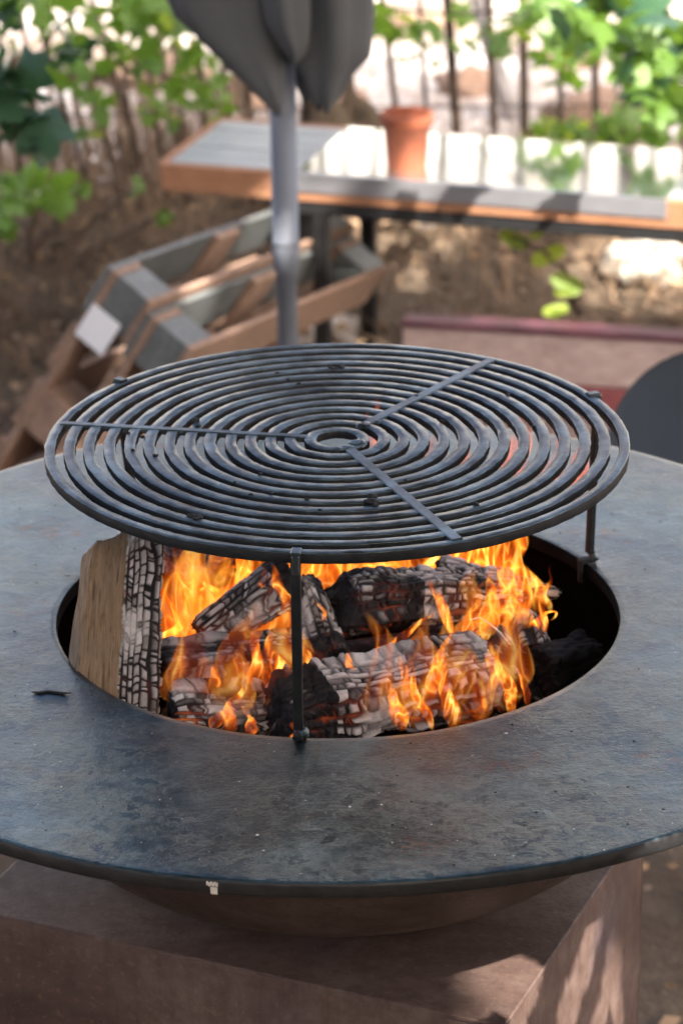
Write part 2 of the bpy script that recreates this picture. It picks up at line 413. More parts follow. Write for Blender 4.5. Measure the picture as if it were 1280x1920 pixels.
# ---------------------------------------------------------------- fire bowl with cooking plate
OR, PR, PT = .2545, .5, .014
bowl = empty('fire_bowl', (0, 0, BT+.001)); tag(bowl, 'round fire bowl with a wide seasoned steel cooking plate on the rusted base', 'fire pit')
outer = [(.356, -PT-.001), (.350, -.05), (.334, -.09), (.304, -.14), (.258, -.187), (.205, -.218), (.15, BT+.002), (0.001, BT+.002)]
inner = [(0.001, -.205), (.12, -.2), (.2, -.17), (.262, -.12), (.292, -.08), (.305, -.04), (.306, -PT-.001)]
def smoothprof(p, k=6):
    p = np.array(p); t = np.arange(len(p)); T = np.linspace(0, len(p)-1, (len(p)-1)*k+1)
    out = []
    for tt in T:
        i = min(int(tt), len(p)-2); f = tt-i
        p0, p1, p2, p3 = p[max(i-1, 0)], p[i], p[i+1], p[min(i+2, len(p)-1)]
        out.append(.5*((2*p1)+(-p0+p2)*f+(2*p0-5*p1+4*p2-p3)*f*f+(-p0+3*p1-3*p2+p3)*f**3))
    return np.array(out)
v, f = revolve(smoothprof(outer), 160, closed=False); mesh('bowl', v, f[:, ::-1], MB_, bowl, True)
v, f = revolve(smoothprof(inner), 160, closed=False); mesh('bowl_lining', v, f[:, ::-1], MINT, bowl, True)
prof = [(OR, -.002), (OR+.0012, 0), (PR-.003, 0), (PR-.0008, -.0008), (PR, -.003), (PR, -PT+.002), (PR-.002, -PT), (OR+.002, -PT), (OR, -PT+.002)]
# dense top so that slight buckling reads
rr = list(np.linspace(OR+.0012, PR-.003, 40))
prof = [(OR, -.002)]+[(q, 0) for q in rr]+[(PR-.0008, -.0008), (PR, -.003), (PR, -PT+.002), (PR-.002, -PT), (OR+.002, -PT), (OR, -PT+.002)]
v, f = revolve(prof, 360); v = v.copy()
v[:, 2] += .0009*vnoise(v*np.array([6, 6, 0]), 5)+.0003*vnoise(v*np.array([24, 24, 0]), 8)
plate = mesh('cooking_plate', v, f, MP, bowl, True)
plate.data.materials.append(mat_plain('dark_oiled_plate_edge', (.022, .022, .024), .5, .3, .4, 60, bump=.2))  # plate's outer edge painted darker than the top to stand for its shade
mp_ = len(prof); k_ = np.arange(len(plate.data.polygons)) % mp_
plate.data.materials.append(mat_plain('soot_black_inner_edge', (.006, .006, .0065), .95, 0, .4, 60, spec=.1))  # near black painted on the inner edge and underside to keep firelight dim
plate.data.polygons.foreach_set('material_index', np.where((k_ >= mp_-3) | (k_ == 0), 2, np.where(k_ >= 41, 1, 0)).astype(np.int32))
# chipped pale mark on the plate's edge
def edge_patch(ang0, ang1, z0, z1, mat, name):
    n = 10; V = []; 
    for i in range(n):
        a = ang0+(ang1-ang0)*i/(n-1)
        for z in (z0, z1):
            V.append(((PR+.0006)*math.cos(a), (PR+.0006)*math.sin(a), z+.0008*math.sin(i*2.1)))
    F = [(2*i, 2*i+2, 2*i+3, 2*i+1) for i in range(n-1)]
    return mesh(name, V, F, mat, bowl)
pa = PZ(395, 1652, 0); aa = math.atan2(pa[1], pa[0])
chip = mat_plain('chalky_drip', (.55, .5, .45), .8)
edge_patch(aa-.008, aa+.010, -.0055, -.002, chip, 'paint_chip')
edge_patch(aa-.002, aa+.009, -.0125, -.0062, chip, 'paint_chip')

# ---------------------------------------------------------------- grill grate
MSHADED = mat_plain('sooted_steel_sides', (.014, .015, .017), .7, .1, .4, 60, spec=.3, bump=.3)  # soot black that also paints shade onto ring sides and undersides; legs share it
GC = np.array([.0012, -.0265]); GR, GH = .2566, .179
grate = empty('grill_grate', (GC[0], GC[1], GH-.012)); tag(grate, 'round black grill grate of concentric rings raised on three thin legs over the fire', 'grill grate')
def ring(name, rad, w, h, ztop, seed, n=220, mat=MG):
    b = .0006
    p = [(-w/2, -b), (-w/2+b, 0), (w/2-b, 0), (w/2, -b), (w/2, -h+b), (w/2-b, -h), (-w/2+b, -h), (-w/2, -h+b)]
    t = np.linspace(0, 2*math.pi, n, endpoint=False)
    rr = rad+.0009*np.array([vnoise(np.array([[3*math.cos(a)+seed, 3*math.sin(a), .5]]), seed)[0] for a in t])
    zz = ztop+.0007*np.array([vnoise(np.array([[2.5*math.cos(a), 2.5*math.sin(a)+seed, .5]]), seed+9)[0] for a in t])
    V = np.zeros((n, 8, 3))
    for k, (dr, dz) in enumerate(p):
        j = .00025*rng.standard_normal(n)
        V[:, k, 0] = GC[0]+(rr+dr+j)*np.cos(t); V[:, k, 1] = GC[1]+(rr+dr+j)*np.sin(t); V[:, k, 2] = zz+dz
    i = np.arange(n)[:, None]; q = np.arange(8)[None, :]
    F = np.stack([i*8+q, ((i+1) % n)*8+q, ((i+1) % n)*8+(q+1) % 8, i*8+(q+1) % 8], -1).reshape(-1, 4)
    o = mesh(name, V.reshape(-1, 3), F, mat, grate, False)
    o.data.materials.append(MSHADED); k8 = np.arange(len(o.data.polygons)) % 8
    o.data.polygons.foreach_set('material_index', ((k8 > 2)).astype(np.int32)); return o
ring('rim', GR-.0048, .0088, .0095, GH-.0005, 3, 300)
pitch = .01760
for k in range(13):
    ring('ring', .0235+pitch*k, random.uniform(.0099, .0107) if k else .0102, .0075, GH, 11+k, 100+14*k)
def bar(p0, p1, w, h, name, parent, mat=MG, bev=.0008):
    p0 = np.asarray(p0, float); p1 = np.asarray(p1, float); d = p1-p0
    s = np.cross(d, (0, 0, 1)); s = s/np.linalg.norm(s) if np.linalg.norm(s) > 1e-6 else np.array([1., 0, 0])
    t = np.cross(s, d/np.linalg.norm(d))
    return box(name, (p0+p1)/2, d/2, s*w/2, t*h/2, mat, parent, bev)
for a, r0, sw in ((169.0, .026, .0080), (54.0, .040, .0098), (-67.5, .030, .0098)):
    a = math.radians(a); d = np.array([math.cos(a), math.sin(a)])
    bar((*(GC+d*r0), GH-.0019), (*(GC+d*(GR-.0055)), GH-.0019), sw, .0052, 'spoke', grate)
# weld lumps near the middle
def blob(name, c, s, parent, mat, seed=0, n=10, amp=.3):
    V = []; c = np.asarray(c, float)
    for i in range(n+1):
        th = math.pi*i/n
        for j in range(2*n):
            ph = math.pi*j/n; V.append((math.sin(th)*math.cos(ph), math.sin(th)*math.sin(ph), math.cos(th)))
    V = np.array(V); V = V*(1+amp*fbm(V*1.7+seed*3.1, seed, 3))[:, None]
    return mesh(name, V*np.asarray(s)+c, grid_faces(n+1, 2*n, True), mat, parent, True)
MCRUMB = mat_plain('burnt_food_crust', (.02, .02, .022), .8, 0, .5, 300, bump=.6)
for q, (px, py, s) in enumerate(((683, 797, .006), (672, 830, .0065), (650, 838, .005), (705, 790, .004))):
    c = PZ(px, py, GH); blob('weld_bead', c-np.array([0, 0, .001]), (s*1.3, s*1.1, s*.45), grate, MG, q+3, 9, .35)
crumbs = [(366, 790, .006), (372, 800, .004), (370, 972, .006), (358, 968, .0045), (698, 932, .006), (694, 942, .0075), (704, 948, .0045), (892, 946, .004),
          (508, 925, .003), (470, 928, .003), (488, 888, .0025), (620, 690, .004), (640, 690, .005), (628, 692, .004), (540, 712, .003), (560, 720, .003), (760, 900, .002), (250, 845, .003),
          (292, 855, .0035), (337, 812, .0035), (240, 812, .003), (268, 820, .003), (440, 905, .0025), (575, 937, .003), (600, 957, .0025), (520, 700, .003), (780, 742, .003), (830, 790, .003), (952, 740, .003), (1000, 800, .003)]
for q, (px, py, s) in enumerate(crumbs):
    c = PZ(px, py, GH)
    blob('food_crumb', c+np.array([0, 0, s*.1]), (s*.72, s*.6, s*.4), grate, MCRUMB, q+20, 7, .45)
# legs: top tab over the rim, thin bar, foot hooked over the plate's inner edge
for (fx, fy, tx_, ty_) in ((558, 1392, 557, 1030), (1094, 1056, 1116, 738), (236, 1002, 228, 713)):
    ft = PZ(fx, fy, 0)[:2]; tq = PZ(tx_, ty_, GH); a = math.atan2(tq[1]-GC[1], tq[0]-GC[0]); d = np.array([math.cos(a), math.sin(a)])
    af = math.atan2(ft[1], ft[0]); fe = np.array([math.cos(af), math.sin(af)])*(OR-.0045)
    top = GC+d*(GR+.0035)
    leg = box('leg', (*(top+ (fe*1.02-top)*.0), (GH-.004)/2+.006), (0, 0, (GH-.004)/2-.004), (-d[1]*.0040, d[0]*.0040, 0), (d[0]*.0030, d[1]*.0030, 0), MSHADED, grate, .0007)
    # lean the bar from the rim to the foot
    me = leg.data; z0, z1 = .002, GH
    for vv in me.vertices:
        k = 1-(vv.co.z-z0)/(z1-z0); vv.co.x += (fe[0]+d[0]*.009-top[0])*k; vv.co.y += (fe[1]+d[1]*.009-top[1])*k
    def sub(o, parent):                       # sub-part: same world placement under the leg
        o.parent = parent; o.location = (0, 0, 0)
    b = bar((*(GC+d*(GR-.007)), GH+.0005), (*(GC+d*(GR+.0050)), GH+.0002), .0085, .0025, 'rim_tab', grate); sub(b, leg)
    b = bar((*(GC+d*(GR+.0035)), GH-.0005), (*(GC+d*(GR+.0035)+np.array([.00001, 0])), GH-.017), .0092, .0062, 'weld', grate); sub(b, leg)
    b = bar((*(fe-fe/np.linalg.norm(fe)*.002), .003), (*(fe+fe/np.linalg.norm(fe)*.014), .003), .009, .0045, 'foot', grate, MSHADED); sub(b, leg)
    b = bar((*(fe), .005), (*(fe+np.array([.00001, 0])), -.018), .008, .0045, 'hook', grate, MSHADED); sub(b, leg)
    o = blob('foot_weld', (*(fe+fe/np.linalg.norm(fe)*.009+np.array([.004, 0])), .006), (.004, .004, .005), grate, MG, 5, 7, .5); sub(o, leg)

# ---------------------------------------------------------------- logs
def h2(i, j, k):
    n = (i*73856093 ^ j*19349663 ^ k*83492791) & 0xffffffff
    n = ((n ^ (n >> 15))*2246822519) & 0xffffffff
    n = (n ^ (n >> 13)) & 0xffff
    return n/65535.
def checks(s, T, circ, cell, nrow, seed):
    """burnt-wood checking: long cracks with the grain, short uneven ones across it"""
    q = np.stack([s*70, np.cos(T)*2.2, np.sin(T)*2.2+seed], -1)
    w1 = vnoise(q*.5, seed)*.9+.38*vnoise(q*1.7, seed+1); w2 = vnoise(q*1.1+7, seed+2)*.35+.2*vnoise(q*2.7, seed+4)
    t = T/(2*math.pi)*nrow+.33*np.sin(3*T+seed)+.22*np.sin(5*T+1.7*seed)-.33*math.sin(seed)-.22*math.sin(1.7*seed)+w1*.75*np.sin(T/2)**.5*np.clip((2*math.pi-T)*3, 0, 1)*np.clip(T*3, 0, 1)
    row = np.floor(t).astype(int); fr = t-row; row %= nrow
    hw = .04+.10*h2(row, row*0+1, seed+9); dr = np.minimum(fr, 1-fr)
    best = np.full(s.shape, 9.); 
    scale = cell[0]*(.7+.75*h2(row, row*0+2, seed+5))
    u = s/scale+h2(row, row*0+3, seed+6)*7+w2*1.1+.25*(fr-.5)*(2*h2(row, row*0+4, seed+3)-1)
    i = np.floor(u).astype(int); f = u-i
    j0 = h2(i, row, seed+7)*.85; j1 = 1+h2(i+1, row, seed+7)*.85
    dl = np.where(f < j0, np.minimum(j0-f, f-(h2(i-1, row, seed+7)*.85-1)), np.minimum(f-j0, j1-f))
    idi = np.where(f < j0, i-1, i)
    ID = h2(idi, row, seed+8)
    merge_ = h2(idi, row, seed+12) > .72
    dc = dl*scale; dr = dr*circ/nrow
    wr = cell[1]*(.12+.22*h2(row, row*0+8, seed+11)); wc = cell[0]*(.14+.24*h2(idi, row, seed+15))
    a1 = np.clip(dr/wr, 0, 1.6)/1.6; a2 = np.clip(dc/wc, 0, 1.6)/1.6
    e = np.minimum(a1, np.where(merge_, .4+.6*a2, a2)); e = e*e*(3-2*e)
    fade = np.clip(.75+.9*vnoise(q*.35, seed+21), .15, 1)
    return 1-(1-e)*fade, ID
def make_log(label, p0, p1, r0, r1, seed, cell=(.011, .010), amp=.0028, ash=.4, glow=.5, sides=None, woodface=None, ref=None, bend=0.0, Nu=240, Nv=230, endtilt=(0, 0), rough=.08, split=None, ashfn=None, woodlab=None, skew=(0, 0)):
    p0 = np.asarray(p0, float); p1 = np.asarray(p1, float); L = np.linalg.norm(p1-p0); ax = (p1-p0)/L
    ref = np.asarray(ref if ref is not None else (0, 0, 1.0), float)
    e1 = ref-ax*np.dot(ref, ax); e1 /= np.linalg.norm(e1); e2 = np.cross(ax, e1)   # theta 0 faces ref
    th = np.linspace(0, 2*math.pi, Nv, endpoint=False)
    ncap = 26
    s = np.concatenate([np.zeros(ncap), np.linspace(0, 1, Nu), np.ones(ncap)])
    capk = np.concatenate([np.linspace(0.02, .985, ncap), np.ones(Nu), np.linspace(.985, .02, ncap)])
    iscap = np.concatenate([np.ones(ncap), np.zeros(Nu), np.ones(ncap)])
    Sg, Tg = np.meshgrid(s, th, indexing='ij'); K = np.repeat(capk[:, None], Nv, 1); IC = np.repeat(iscap[:, None], Nv, 1)
    if sides is None: base_r = np.ones_like(Tg)
    else:
        base_r = np.full(Tg.shape, 9.)
        for ph, d in sides:
            cth = np.cos(Tg-ph); base_r = np.where(cth > .05, np.minimum(base_r, d/np.maximum(cth, .05)), base_r)
        base_r = np.minimum(base_r, 1.6)
    rad = (r0+(r1-r0)*Sg)
    pt = np.stack([np.cos(Tg)*1.3, np.sin(Tg)*1.3, Sg*L/.05], -1)
    lump = 1+rough*fbm(pt+seed*7.3, seed, 3)
    r = rad*base_r*lump
    circ = 2*math.pi*(r0+r1)/2; cell = (cell[0]*.95, cell[1]*.88); nc = max(6, int(round(circ/cell[1])))
    wx = .0025*vnoise(np.stack([Sg*L*60, Tg*4, Sg*0+seed], -1), seed); wy = .0022*vnoise(np.stack([Sg*L*50, Tg*3, Sg*0+seed+5], -1), seed+2)
    crack, ID = checks(Sg*L+wx*1.4, Tg, circ, cell, nc, seed)
    wood = np.zeros_like(Sg)
    if woodface is not None:
        c0, wd = woodface; dth = np.abs((Tg-c0+math.pi) % (2*math.pi)-math.pi)
        wood = np.clip((wd-dth+.05*vnoise(np.stack([Sg*22, Tg*0, Tg*0+seed], -1), 4)+.04*vnoise(np.stack([Sg*90, Tg*0, Tg*0+seed], -1), 14))/.09, 0, 1)
    dis = amp*(crack*(.75+.5*ID)-.6)*(1-wood)+wood*.0006*vnoise(np.stack([Tg*60, Sg*3, Tg*0], -1), 3)
    # frayed ends: shift the end ring in and out along the axis
    face = fbm(np.stack([K*np.cos(Tg)*3, K*np.sin(Tg)*3, Sg*9+seed], -1), seed+3, 4)
    disL = np.where(IC > 0, face*.0035, 0)+np.where(Sg < .5, -1, 1)*0
    edge = np.where((IC == 0), vnoise(np.stack([np.cos(Tg)*3, np.sin(Tg)*3, Sg*0+seed], -1), seed+3)*0, 0)
    rK = np.maximum(r*K+np.where(IC > 0, dis*K, dis), .0004)
    # rounded burnt shoulders
    sh = np.clip(np.minimum(Sg, 1-Sg)*L/.010, 0, 1); rK = rK*np.where(IC > 0, .88, .88+.12*np.sqrt(1-(1-sh)**2))
    C = p0+ax*(Sg*L+disL)[..., None]
    C = C+(np.cos(Tg)*K*r*endtilt[0]*np.where(Sg < .5, 1, 0)+np.cos(Tg)*K*r*endtilt[1]*np.where(Sg >= .5, 1, 0))[..., None]*ax*(1-sh[..., None])
    C = C+e1*(bend*np.sin(math.pi*Sg))[..., None]
    C = C+ax*(skew[0]*np.cos(Tg-skew[1])*K*np.clip((Sg-.6)/.4, 0, 1)**1.5)[..., None]
    Vv = C+e1*(np.cos(Tg)*rK)[..., None]+e2*(np.sin(Tg)*rK)[..., None]
    a = ash+.38*vnoise(np.stack([Sg*L*22, np.cos(Tg)*1.5, np.sin(Tg)*1.5+seed], -1), seed+6)
    if ashfn is not None: a = a+ashfn(Sg, Tg)
    a = np.where(IC > 0, a-.45, a)
    if woodlab: pass
    g = glow*np.clip(.5-.6*np.sin(0)+(-(Vv[..., 2]-C[..., 2])/(rad+1e-6))*.6+.25, 0, 1)
    root = empty('firewood_log', (p0+p1)/2); tag(root, label, 'log', 'firewood logs burning in the fire bowl')
    F = grid_faces(len(s), Nv, True)
    # local frame so that grain follows the log (object z = axis)
    o = bpy.data.objects.new('charred_wood', None)
    R = np.stack([e1, e2, ax], 1); loc = (Vv.reshape(-1, 3)-(p0+p1)/2)@R
    me = raw('charred_wood', loc, F, MCH, True, dict(crack=crack, cellrand=ID, wood=wood, ash=a, glow=g))
    ob = bpy.data.objects.new('charred_wood', me); COL.objects.link(ob); ob.parent = root
    mw = Matrix.Identity(4)
    for i in range(3):
        for j in range(3): mw[i][j] = R[i, j]
    ob.matrix_local = mw
    # one-mesh thing: fold the empty away
    COL.objects.unlink(root); bpy.data.objects.remove(root)
    ob.parent = None; mw.translation = Vector((p0+p1)/2); ob.matrix_world = mw
    ob.name = 'firewood_log'; tag(ob, label, 'log', 'firewood logs burning in the fire bowl')
    return ob
PI = math.pi
# tall split log leaning on the left rim: bare wood face to the left, charred face to the right
make_log('split log standing at the left rim with a bare brown wood face',
         P(206, 1440, -.145), P(236, 1008, .0), .038, .031, 3, cell=(.0066, .0074), amp=.0026, ash=.80, glow=.12,
         sides=[(math.radians(0), .72), (math.radians(95), .95), (math.radians(-120), 1.0), (math.radians(180), 1.0), (math.radians(48), 1.12), (math.radians(-75), 1.25)],
         woodface=(math.radians(-58), math.radians(56)), ref=(.25, -1, .3), rough=.035, skew=(.022, math.radians(80)), Nu=300, Nv=300)
make_log('thick charred log across the top of the pile, black end at left',
         P(632, 1132, .015), P(960, 1112, .075), .032, .023, 11, cell=(.0092, .0085), amp=.0034, ash=.46, glow=.4, bend=.003,
         ashfn=lambda s, t: np.where(s < .42, -.38, .12)+.15*np.cos(t), rough=.2, endtilt=(.4, 0), sides=[(0.1, .86), (1.3, 1.0), (2.6, .85), (4.1, .95), (5.3, .92)])
make_log('big ash-white log at the front, black end behind the front leg',
         P(520, 1345, -.15), P(905, 1262, -.06), .036, .034, 17, cell=(.0108, .0100), amp=.0046, ash=.72, glow=.6,
         ashfn=lambda s, t: np.where(s < .2, -.45+.6*np.cos(t-.3)*0, .16)-.35*np.clip(np.cos(t-1.0), 0, 1), rough=.15, sides=[(0.3, .93), (1.5, 1.0), (2.7, .9), (4.0, .95), (5.2, .9)], Nu=300, Nv=260)
make_log('dark pinkish log lying at middle left of the fire beside the standing split log',
         P(300, 1262, -.075), P(600, 1225, -.02), .024, .021, 23, cell=(.0100, .0110), amp=.002, ash=.22, glow=.8, rough=.16, sides=[(0.0, .85), (1.6, 1.0), (2.9, .9), (4.4, .9)])
make_log('short cracked log under the flames in the lower left of the bowl',
         P(325, 1345, -.135), P(520, 1330, -.105), .021, .019, 29, cell=(.009, .009), amp=.0024, ash=.34, glow=1.0, rough=.2, sides=[(0.4, .85), (1.9, 1.0), (3.3, .9), (4.9, .9)])
make_log('slanted log with its charred tip touching the back of the front leg',
         P(380, 1195, -.01), P(548, 1082, .025), .018, .026, 31, cell=(.010, .010), amp=.002, ash=.40, glow=.8, rough=.06,
         ashfn=lambda s, t: np.where(s > .82, -.7, .05))
make_log('small grey log end standing between the front leg and the black log end',
         P(566, 1095, .03), P(612, 1235, -.03), .017, .022, 37, cell=(.011, .009), amp=.002, ash=.50, glow=.7, rough=.10, Nu=160, Nv=160,
         ashfn=lambda s, t: np.where(s > .8, -.4, 0))
make_log('reddish upright log at the right end of the front log',
         P(905, 1190, .0), P(965, 1335, -.05), .022, .026, 41, cell=(.010, .009), amp=.0024, ash=.20, glow=1.0, rough=.10, Nu=170, Nv=170)
make_log('narrow pale log poking out to the right behind the black-ended log',
         P(820, 1075, .11), P(1045, 1112, .10), .018, .006, 43, cell=(.010, .010), amp=.0018, ash=.5, glow=.4, rough=.10, Nu=170, Nv=150)
make_log('charred log at the back left beside the standing split log',
         P(285, 1030, .16), P(420, 1075, .11), .018, .017, 47, cell=(.010, .010), amp=.002, ash=.25, glow=.9, rough=.10, Nu=150, Nv=150)
make_log('grey ashy chunk at the right edge of the flames',
         P(985, 1165, .05), P(1000, 1235, .0), .015, .018, 53, cell=(.009, .009), amp=.0026, ash=.55, glow=.5, rough=.25, Nu=130, Nv=150)
make_log('blue-black unburnt coal chunk in the shadow at the right of the bowl',
         P(1010, 1262, -.02), P(1105, 1225, .02), .026, .022, 59, cell=(.016, .016), amp=.0015, ash=-.6, glow=0.0, rough=.3, Nu=130, Nv=150)
make_log('dark log buried under the pile at the bottom of the bowl',
         (-.11, .10, -.12), (.14, .02, -.13), .035, .035, 61, ash=-.1, glow=1.0, Nu=120, Nv=120)
make_log('low charred log behind the front log near the bowl floor',
         (-.03, .06, -.10), (.14, .12, -.09), .03, .028, 67, ash=.0, glow=1.0, Nu=120, Nv=120)

# ember bed: one lumpy glowing heap
n = 120
gx = np.linspace(-1, 1, n); X, Y = np.meshgrid(gx, gx, indexing='ij')
rr = np.sqrt(X**2+Y**2); sc_ = np.where(rr > 0, np.maximum(abs(X), abs(Y))/np.maximum(rr, 1e-6), 0)
X2 = X*sc_*.215; Y2 = Y*sc_*.215-.01
Z = -.165+.035*np.exp(-((X2+.03)**2+(Y2)**2)/.012)+.012*fbm(np.stack([X2*45, Y2*45, X2*0], -1), 5, 4)+.006*vnoise(np.stack([X2*140, Y2*140, X2*0], -1), 9)
tag(mesh('embers', np.stack([X2, Y2, Z], -1).reshape(-1, 3), grid_faces(n, n), MEM, smooth=True, attrs=dict(heat=np.clip(1.15-np.hypot((X2+.03)/.17, (Y2+.01)/.19)**3, 0, 1))), 'bed of glowing orange embers under the burning logs', 'embers', kind='stuff')
# small loose coals
for q in range(26):
    a = random.uniform(0, 2*PI); r_ = random.uniform(.02, .2); s_ = random.uniform(.006, .014)
    o = blob('coal', (r_*math.cos(a), r_*math.sin(a)-.01, -.135+random.uniform(-.01, .02)), (s_, s_*.8, s_*.7), None, MEM if q % 3 else MCH, q+50, 8, .6)
    at = o.data.attributes.new('heat', 'FLOAT', 'POINT'); at.data.foreach_set('value', [1.0 if r_*math.cos(a) < .09 else 0.0]*len(o.data.vertices))
    if q % 3 == 0:
        for k_, v_ in (('crack', 1.), ('cellrand', .5), ('wood', 0.), ('ash', .3), ('glow', .5)):
            at = o.data.attributes.new(k_, 'FLOAT', 'POINT'); at.data.foreach_set('value', [v_]*len(o.data.vertices))
    tag(o, 'small loose coal lying on the ember bed under the logs', 'coal', 'loose coals under the logs')

# ---------------------------------------------------------------- flames
MFV = mat_flame('faint_flame_veil', .75, .2, .30, .8); MF = mat_flame(dens=.52); MF2 = mat_flame('bright_flame_gas', 1.3, 0, 1.05); MFS = mat_flame('small_flame_gas', 1.05, 0.12, .62, 1.5); MFO = mat_flame('orange_flame_gas', .7, .35, .42); MFR = mat_flame('thin_red_flame_gas', .75, .8, .45)
fire = empty('fire', (0, 0, -.15)); tag(fire, 'orange and yellow flames rising between the charred logs under the grate', 'fire')
def flame(p0, p1, w, seed, mat, amp=.012, flat=.55, curl=0.0):
    rg = np.random.default_rng(seed); n, k = 30, 24
    p0 = np.asarray(p0, float); p1 = np.asarray(p1, float); t = np.linspace(0, 1, n)
    path = p0+(p1-p0)*t[:, None]
    ph = rg.uniform(0, 6.28, 4)
    path[:, 0] += amp*(np.sin(t*5+ph[0])*t+.5*np.sin(t*11+ph[1])*t)
    path[:, 1] += amp*.7*(np.sin(t*4+ph[2])*t)
    if curl:
        q = np.clip((t-.55)/.45, 0, 1); A = q*4.2*np.sign(curl); Rr = abs(curl)
        path[:, 0] += Rr*(1-np.cos(A))*np.sign(curl); path[:, 2] += -q*.25*(p1[2]-p0[2])+Rr*np.sin(np.abs(A))*.8
    r = w*1.25*(np.clip(t/.30, 0, 1)**.7)*(1-t)**.85*(1+.22*np.sin(t*8+ph[3]))+.0003
    tw = rg.uniform(-.8, .8)+t*rg.uniform(-1.2, 1.2)
    th = np.linspace(0, 2*math.pi, k, endpoint=False)
    V = np.zeros((n, k, 3))
    for i in range(n):
        cx = r[i]*np.cos(th); cy = r[i]*flat*np.sin(th)
        V[i, :, 0] = path[i, 0]+cx*math.cos(tw[i])-cy*math.sin(tw[i])
        V[i, :, 1] = path[i, 1]+cx*math.sin(tw[i])+cy*math.cos(tw[i])
        V[i, :, 2] = path[i, 2]+.3*r[i]*np.sin(2*th+ph[1])
    return mesh('flame', V.reshape(-1, 3), grid_faces(n, k, True), mat, fire, True, dict(along=np.repeat(t, k)))
sd = 100
def fl(x0, y0, x1, y1, Y, w, mat=MF, amp=.010, curl=0, dY=.0):
    global sd
    sd += 1
    a = P(x0, y0, Y); b = P(x1, y1, Y+dY)
    return flame(a, b, w/FPX*2.5, sd, mat, amp, curl=curl)
# left tall flames behind the standing log
for q in ((310, 1260, 325, 1000, .02, 46), (350, 1250, 390, 980, .06, 60), (400, 1240, 430, 960, .10, 66), (450, 1230, 500, 970, .10, 60), (330, 1240, 350, 1020, .04, 36),
          (500, 1200, 560, 960, .13, 60), (430, 1190, 470, 1000, .04, 40), (380, 1200, 350, 1040, .03, 34), (480, 1190, 520, 1060, .03, 40)):
    fl(*q[:6], MF)
for q in ((318, 1240, 312, 1080, .01, 22), (372, 1160, 352, 1050, .02, 18), (445, 1120, 470, 990, .05, 24), (420, 1180, 400, 1070, .01, 16), (300, 1235, 330, 1130, -.01, 20), (480, 1130, 540, 1010, .05, 26)):
    fl(*q[:6], MF2)
fl(360, 1200, 372, 1070, .0, 15, MF2, .006, .010); fl(470, 1120, 440, 1050, .02, 14, MF2, .006, -.010)
for q in ((330, 1270, 350, 980, .09, 90), (400, 1260, 420, 960, .13, 110), (480, 1240, 500, 960, .16, 110), (560, 1200, 570, 960, .18, 110), (650, 1160, 650, 950, .2, 110), (740, 1150, 745, 950, .2, 110), (830, 1140, 835, 950, .2, 110), (915, 1150, 910, 950, .18, 90),
          (340, 1270, 330, 1080, .0, 50), (420, 1260, 430, 1080, .02, 60), (500, 1270, 505, 1120, .0, 50), (880, 1260, 900, 1080, .02, 50), (960, 1260, 960, 1060, .04, 50), (700, 1340, 760, 1180, -.07, 50), (820, 1330, 850, 1160, -.06, 50), (470, 1330, 470, 1200, -.09, 50), (930, 1330, 940, 1200, -.03, 40)):
    fl(*q[:6], MFO, .014)
# band of fire under the grate
for q in ((560, 1160, 580, 970, .14, 66), (640, 1120, 640, 960, .16, 70), (700, 1110, 720, 950, .17, 70), (770, 1110, 780, 950, .17, 70), (840, 1110, 850, 960, .17, 66), (900, 1120, 905, 950, .15, 66),
          (960, 1130, 945, 960, .14, 50), (600, 1100, 590, 980, .10, 50), (730, 1090, 760, 980, .12, 50), (870, 1090, 880, 980, .12, 50), (520, 1120, 540, 990, .09, 50), (690, 1090, 660, 980, .10, 50)):
    fl(*q[:6], MF2 if (q[0] % 3 == 0) else MF)
# around and over the logs
for q in ((960, 1150, 935, 1000, .03, 34), (985, 1180, 965, 1050, .01, 30), (940, 1200, 960, 1060, .0, 26), (1015, 1195, 1015, 1120, .02, 18), (925, 1190, 950, 1040, .0, 22),
          (855, 1215, 812, 1100, -.02, 17), (900, 1230, 925, 1080, -.02, 30), (870, 1260, 885, 1140, -.03, 30), 
          (812, 1372, 772, 1270, -.21, 15), (750, 1372, 735, 1290, -.21, 24), (850, 1372, 830, 1240, -.20, 26), (900, 1365, 890, 1270, -.18, 24), (770, 1310, 745, 1240, -.17, 22), (800, 1340, 830, 1210, -.18, 20),
          (430, 1378, 440, 1305, -.19, 24), (470, 1388, 470, 1340, -.20, 18), (395, 1372, 420, 1325, -.18, 16), (545, 1395, 560, 1360, -.21, 12),
          (540, 1290, 500, 1205, -.09, 30), (590, 1275, 560, 1225, -.09, 22), (470, 1295, 490, 1190, -.10, 24), (610, 1268, 655, 1235, -.11, 12), (400, 1305, 412, 1235, -.11, 18), 
          (622, 1208, 594, 1145, -.02, 11), (545, 1150, 520, 1080, .0, 26), (480, 1170, 500, 1090, .0, 24), (960, 1345, 940, 1245, -.12, 22), (990, 1325, 972, 1265, -.10, 14), 
          (735, 1215, 800, 1160, -.05, 14), (690, 1228, 745, 1200, -.06, 10), (663, 1258, 648, 1232, -.14, 11)):
    fl(q[0], q[1], q[2]+(q[2]-q[0])*.2, q[3]+(q[3]-q[1])*.35, q[4], q[5]*.8, MFS, .005)
fl(1000, 1190, 1010, 1140, .02, 10, MF2, .004, .008)
for q in ((340, 1320, 360, 1130, -.12, 60), (430, 1340, 450, 1130, -.14, 70), (520, 1330, 530, 1110, -.12, 70), (600, 1300, 590, 1180, -.10, 30), (700, 1350, 720, 1150, -.2, 60), (790, 1370, 810, 1140, -.2, 70), (880, 1360, 890, 1130, -.18, 70), (950, 1340, 960, 1100, -.13, 60), (880, 1235, 905, 1050, -.02, 44)):
    fl(*q[:6], MFV, .012)  # faint veils added before the logs to lay an orange light over them
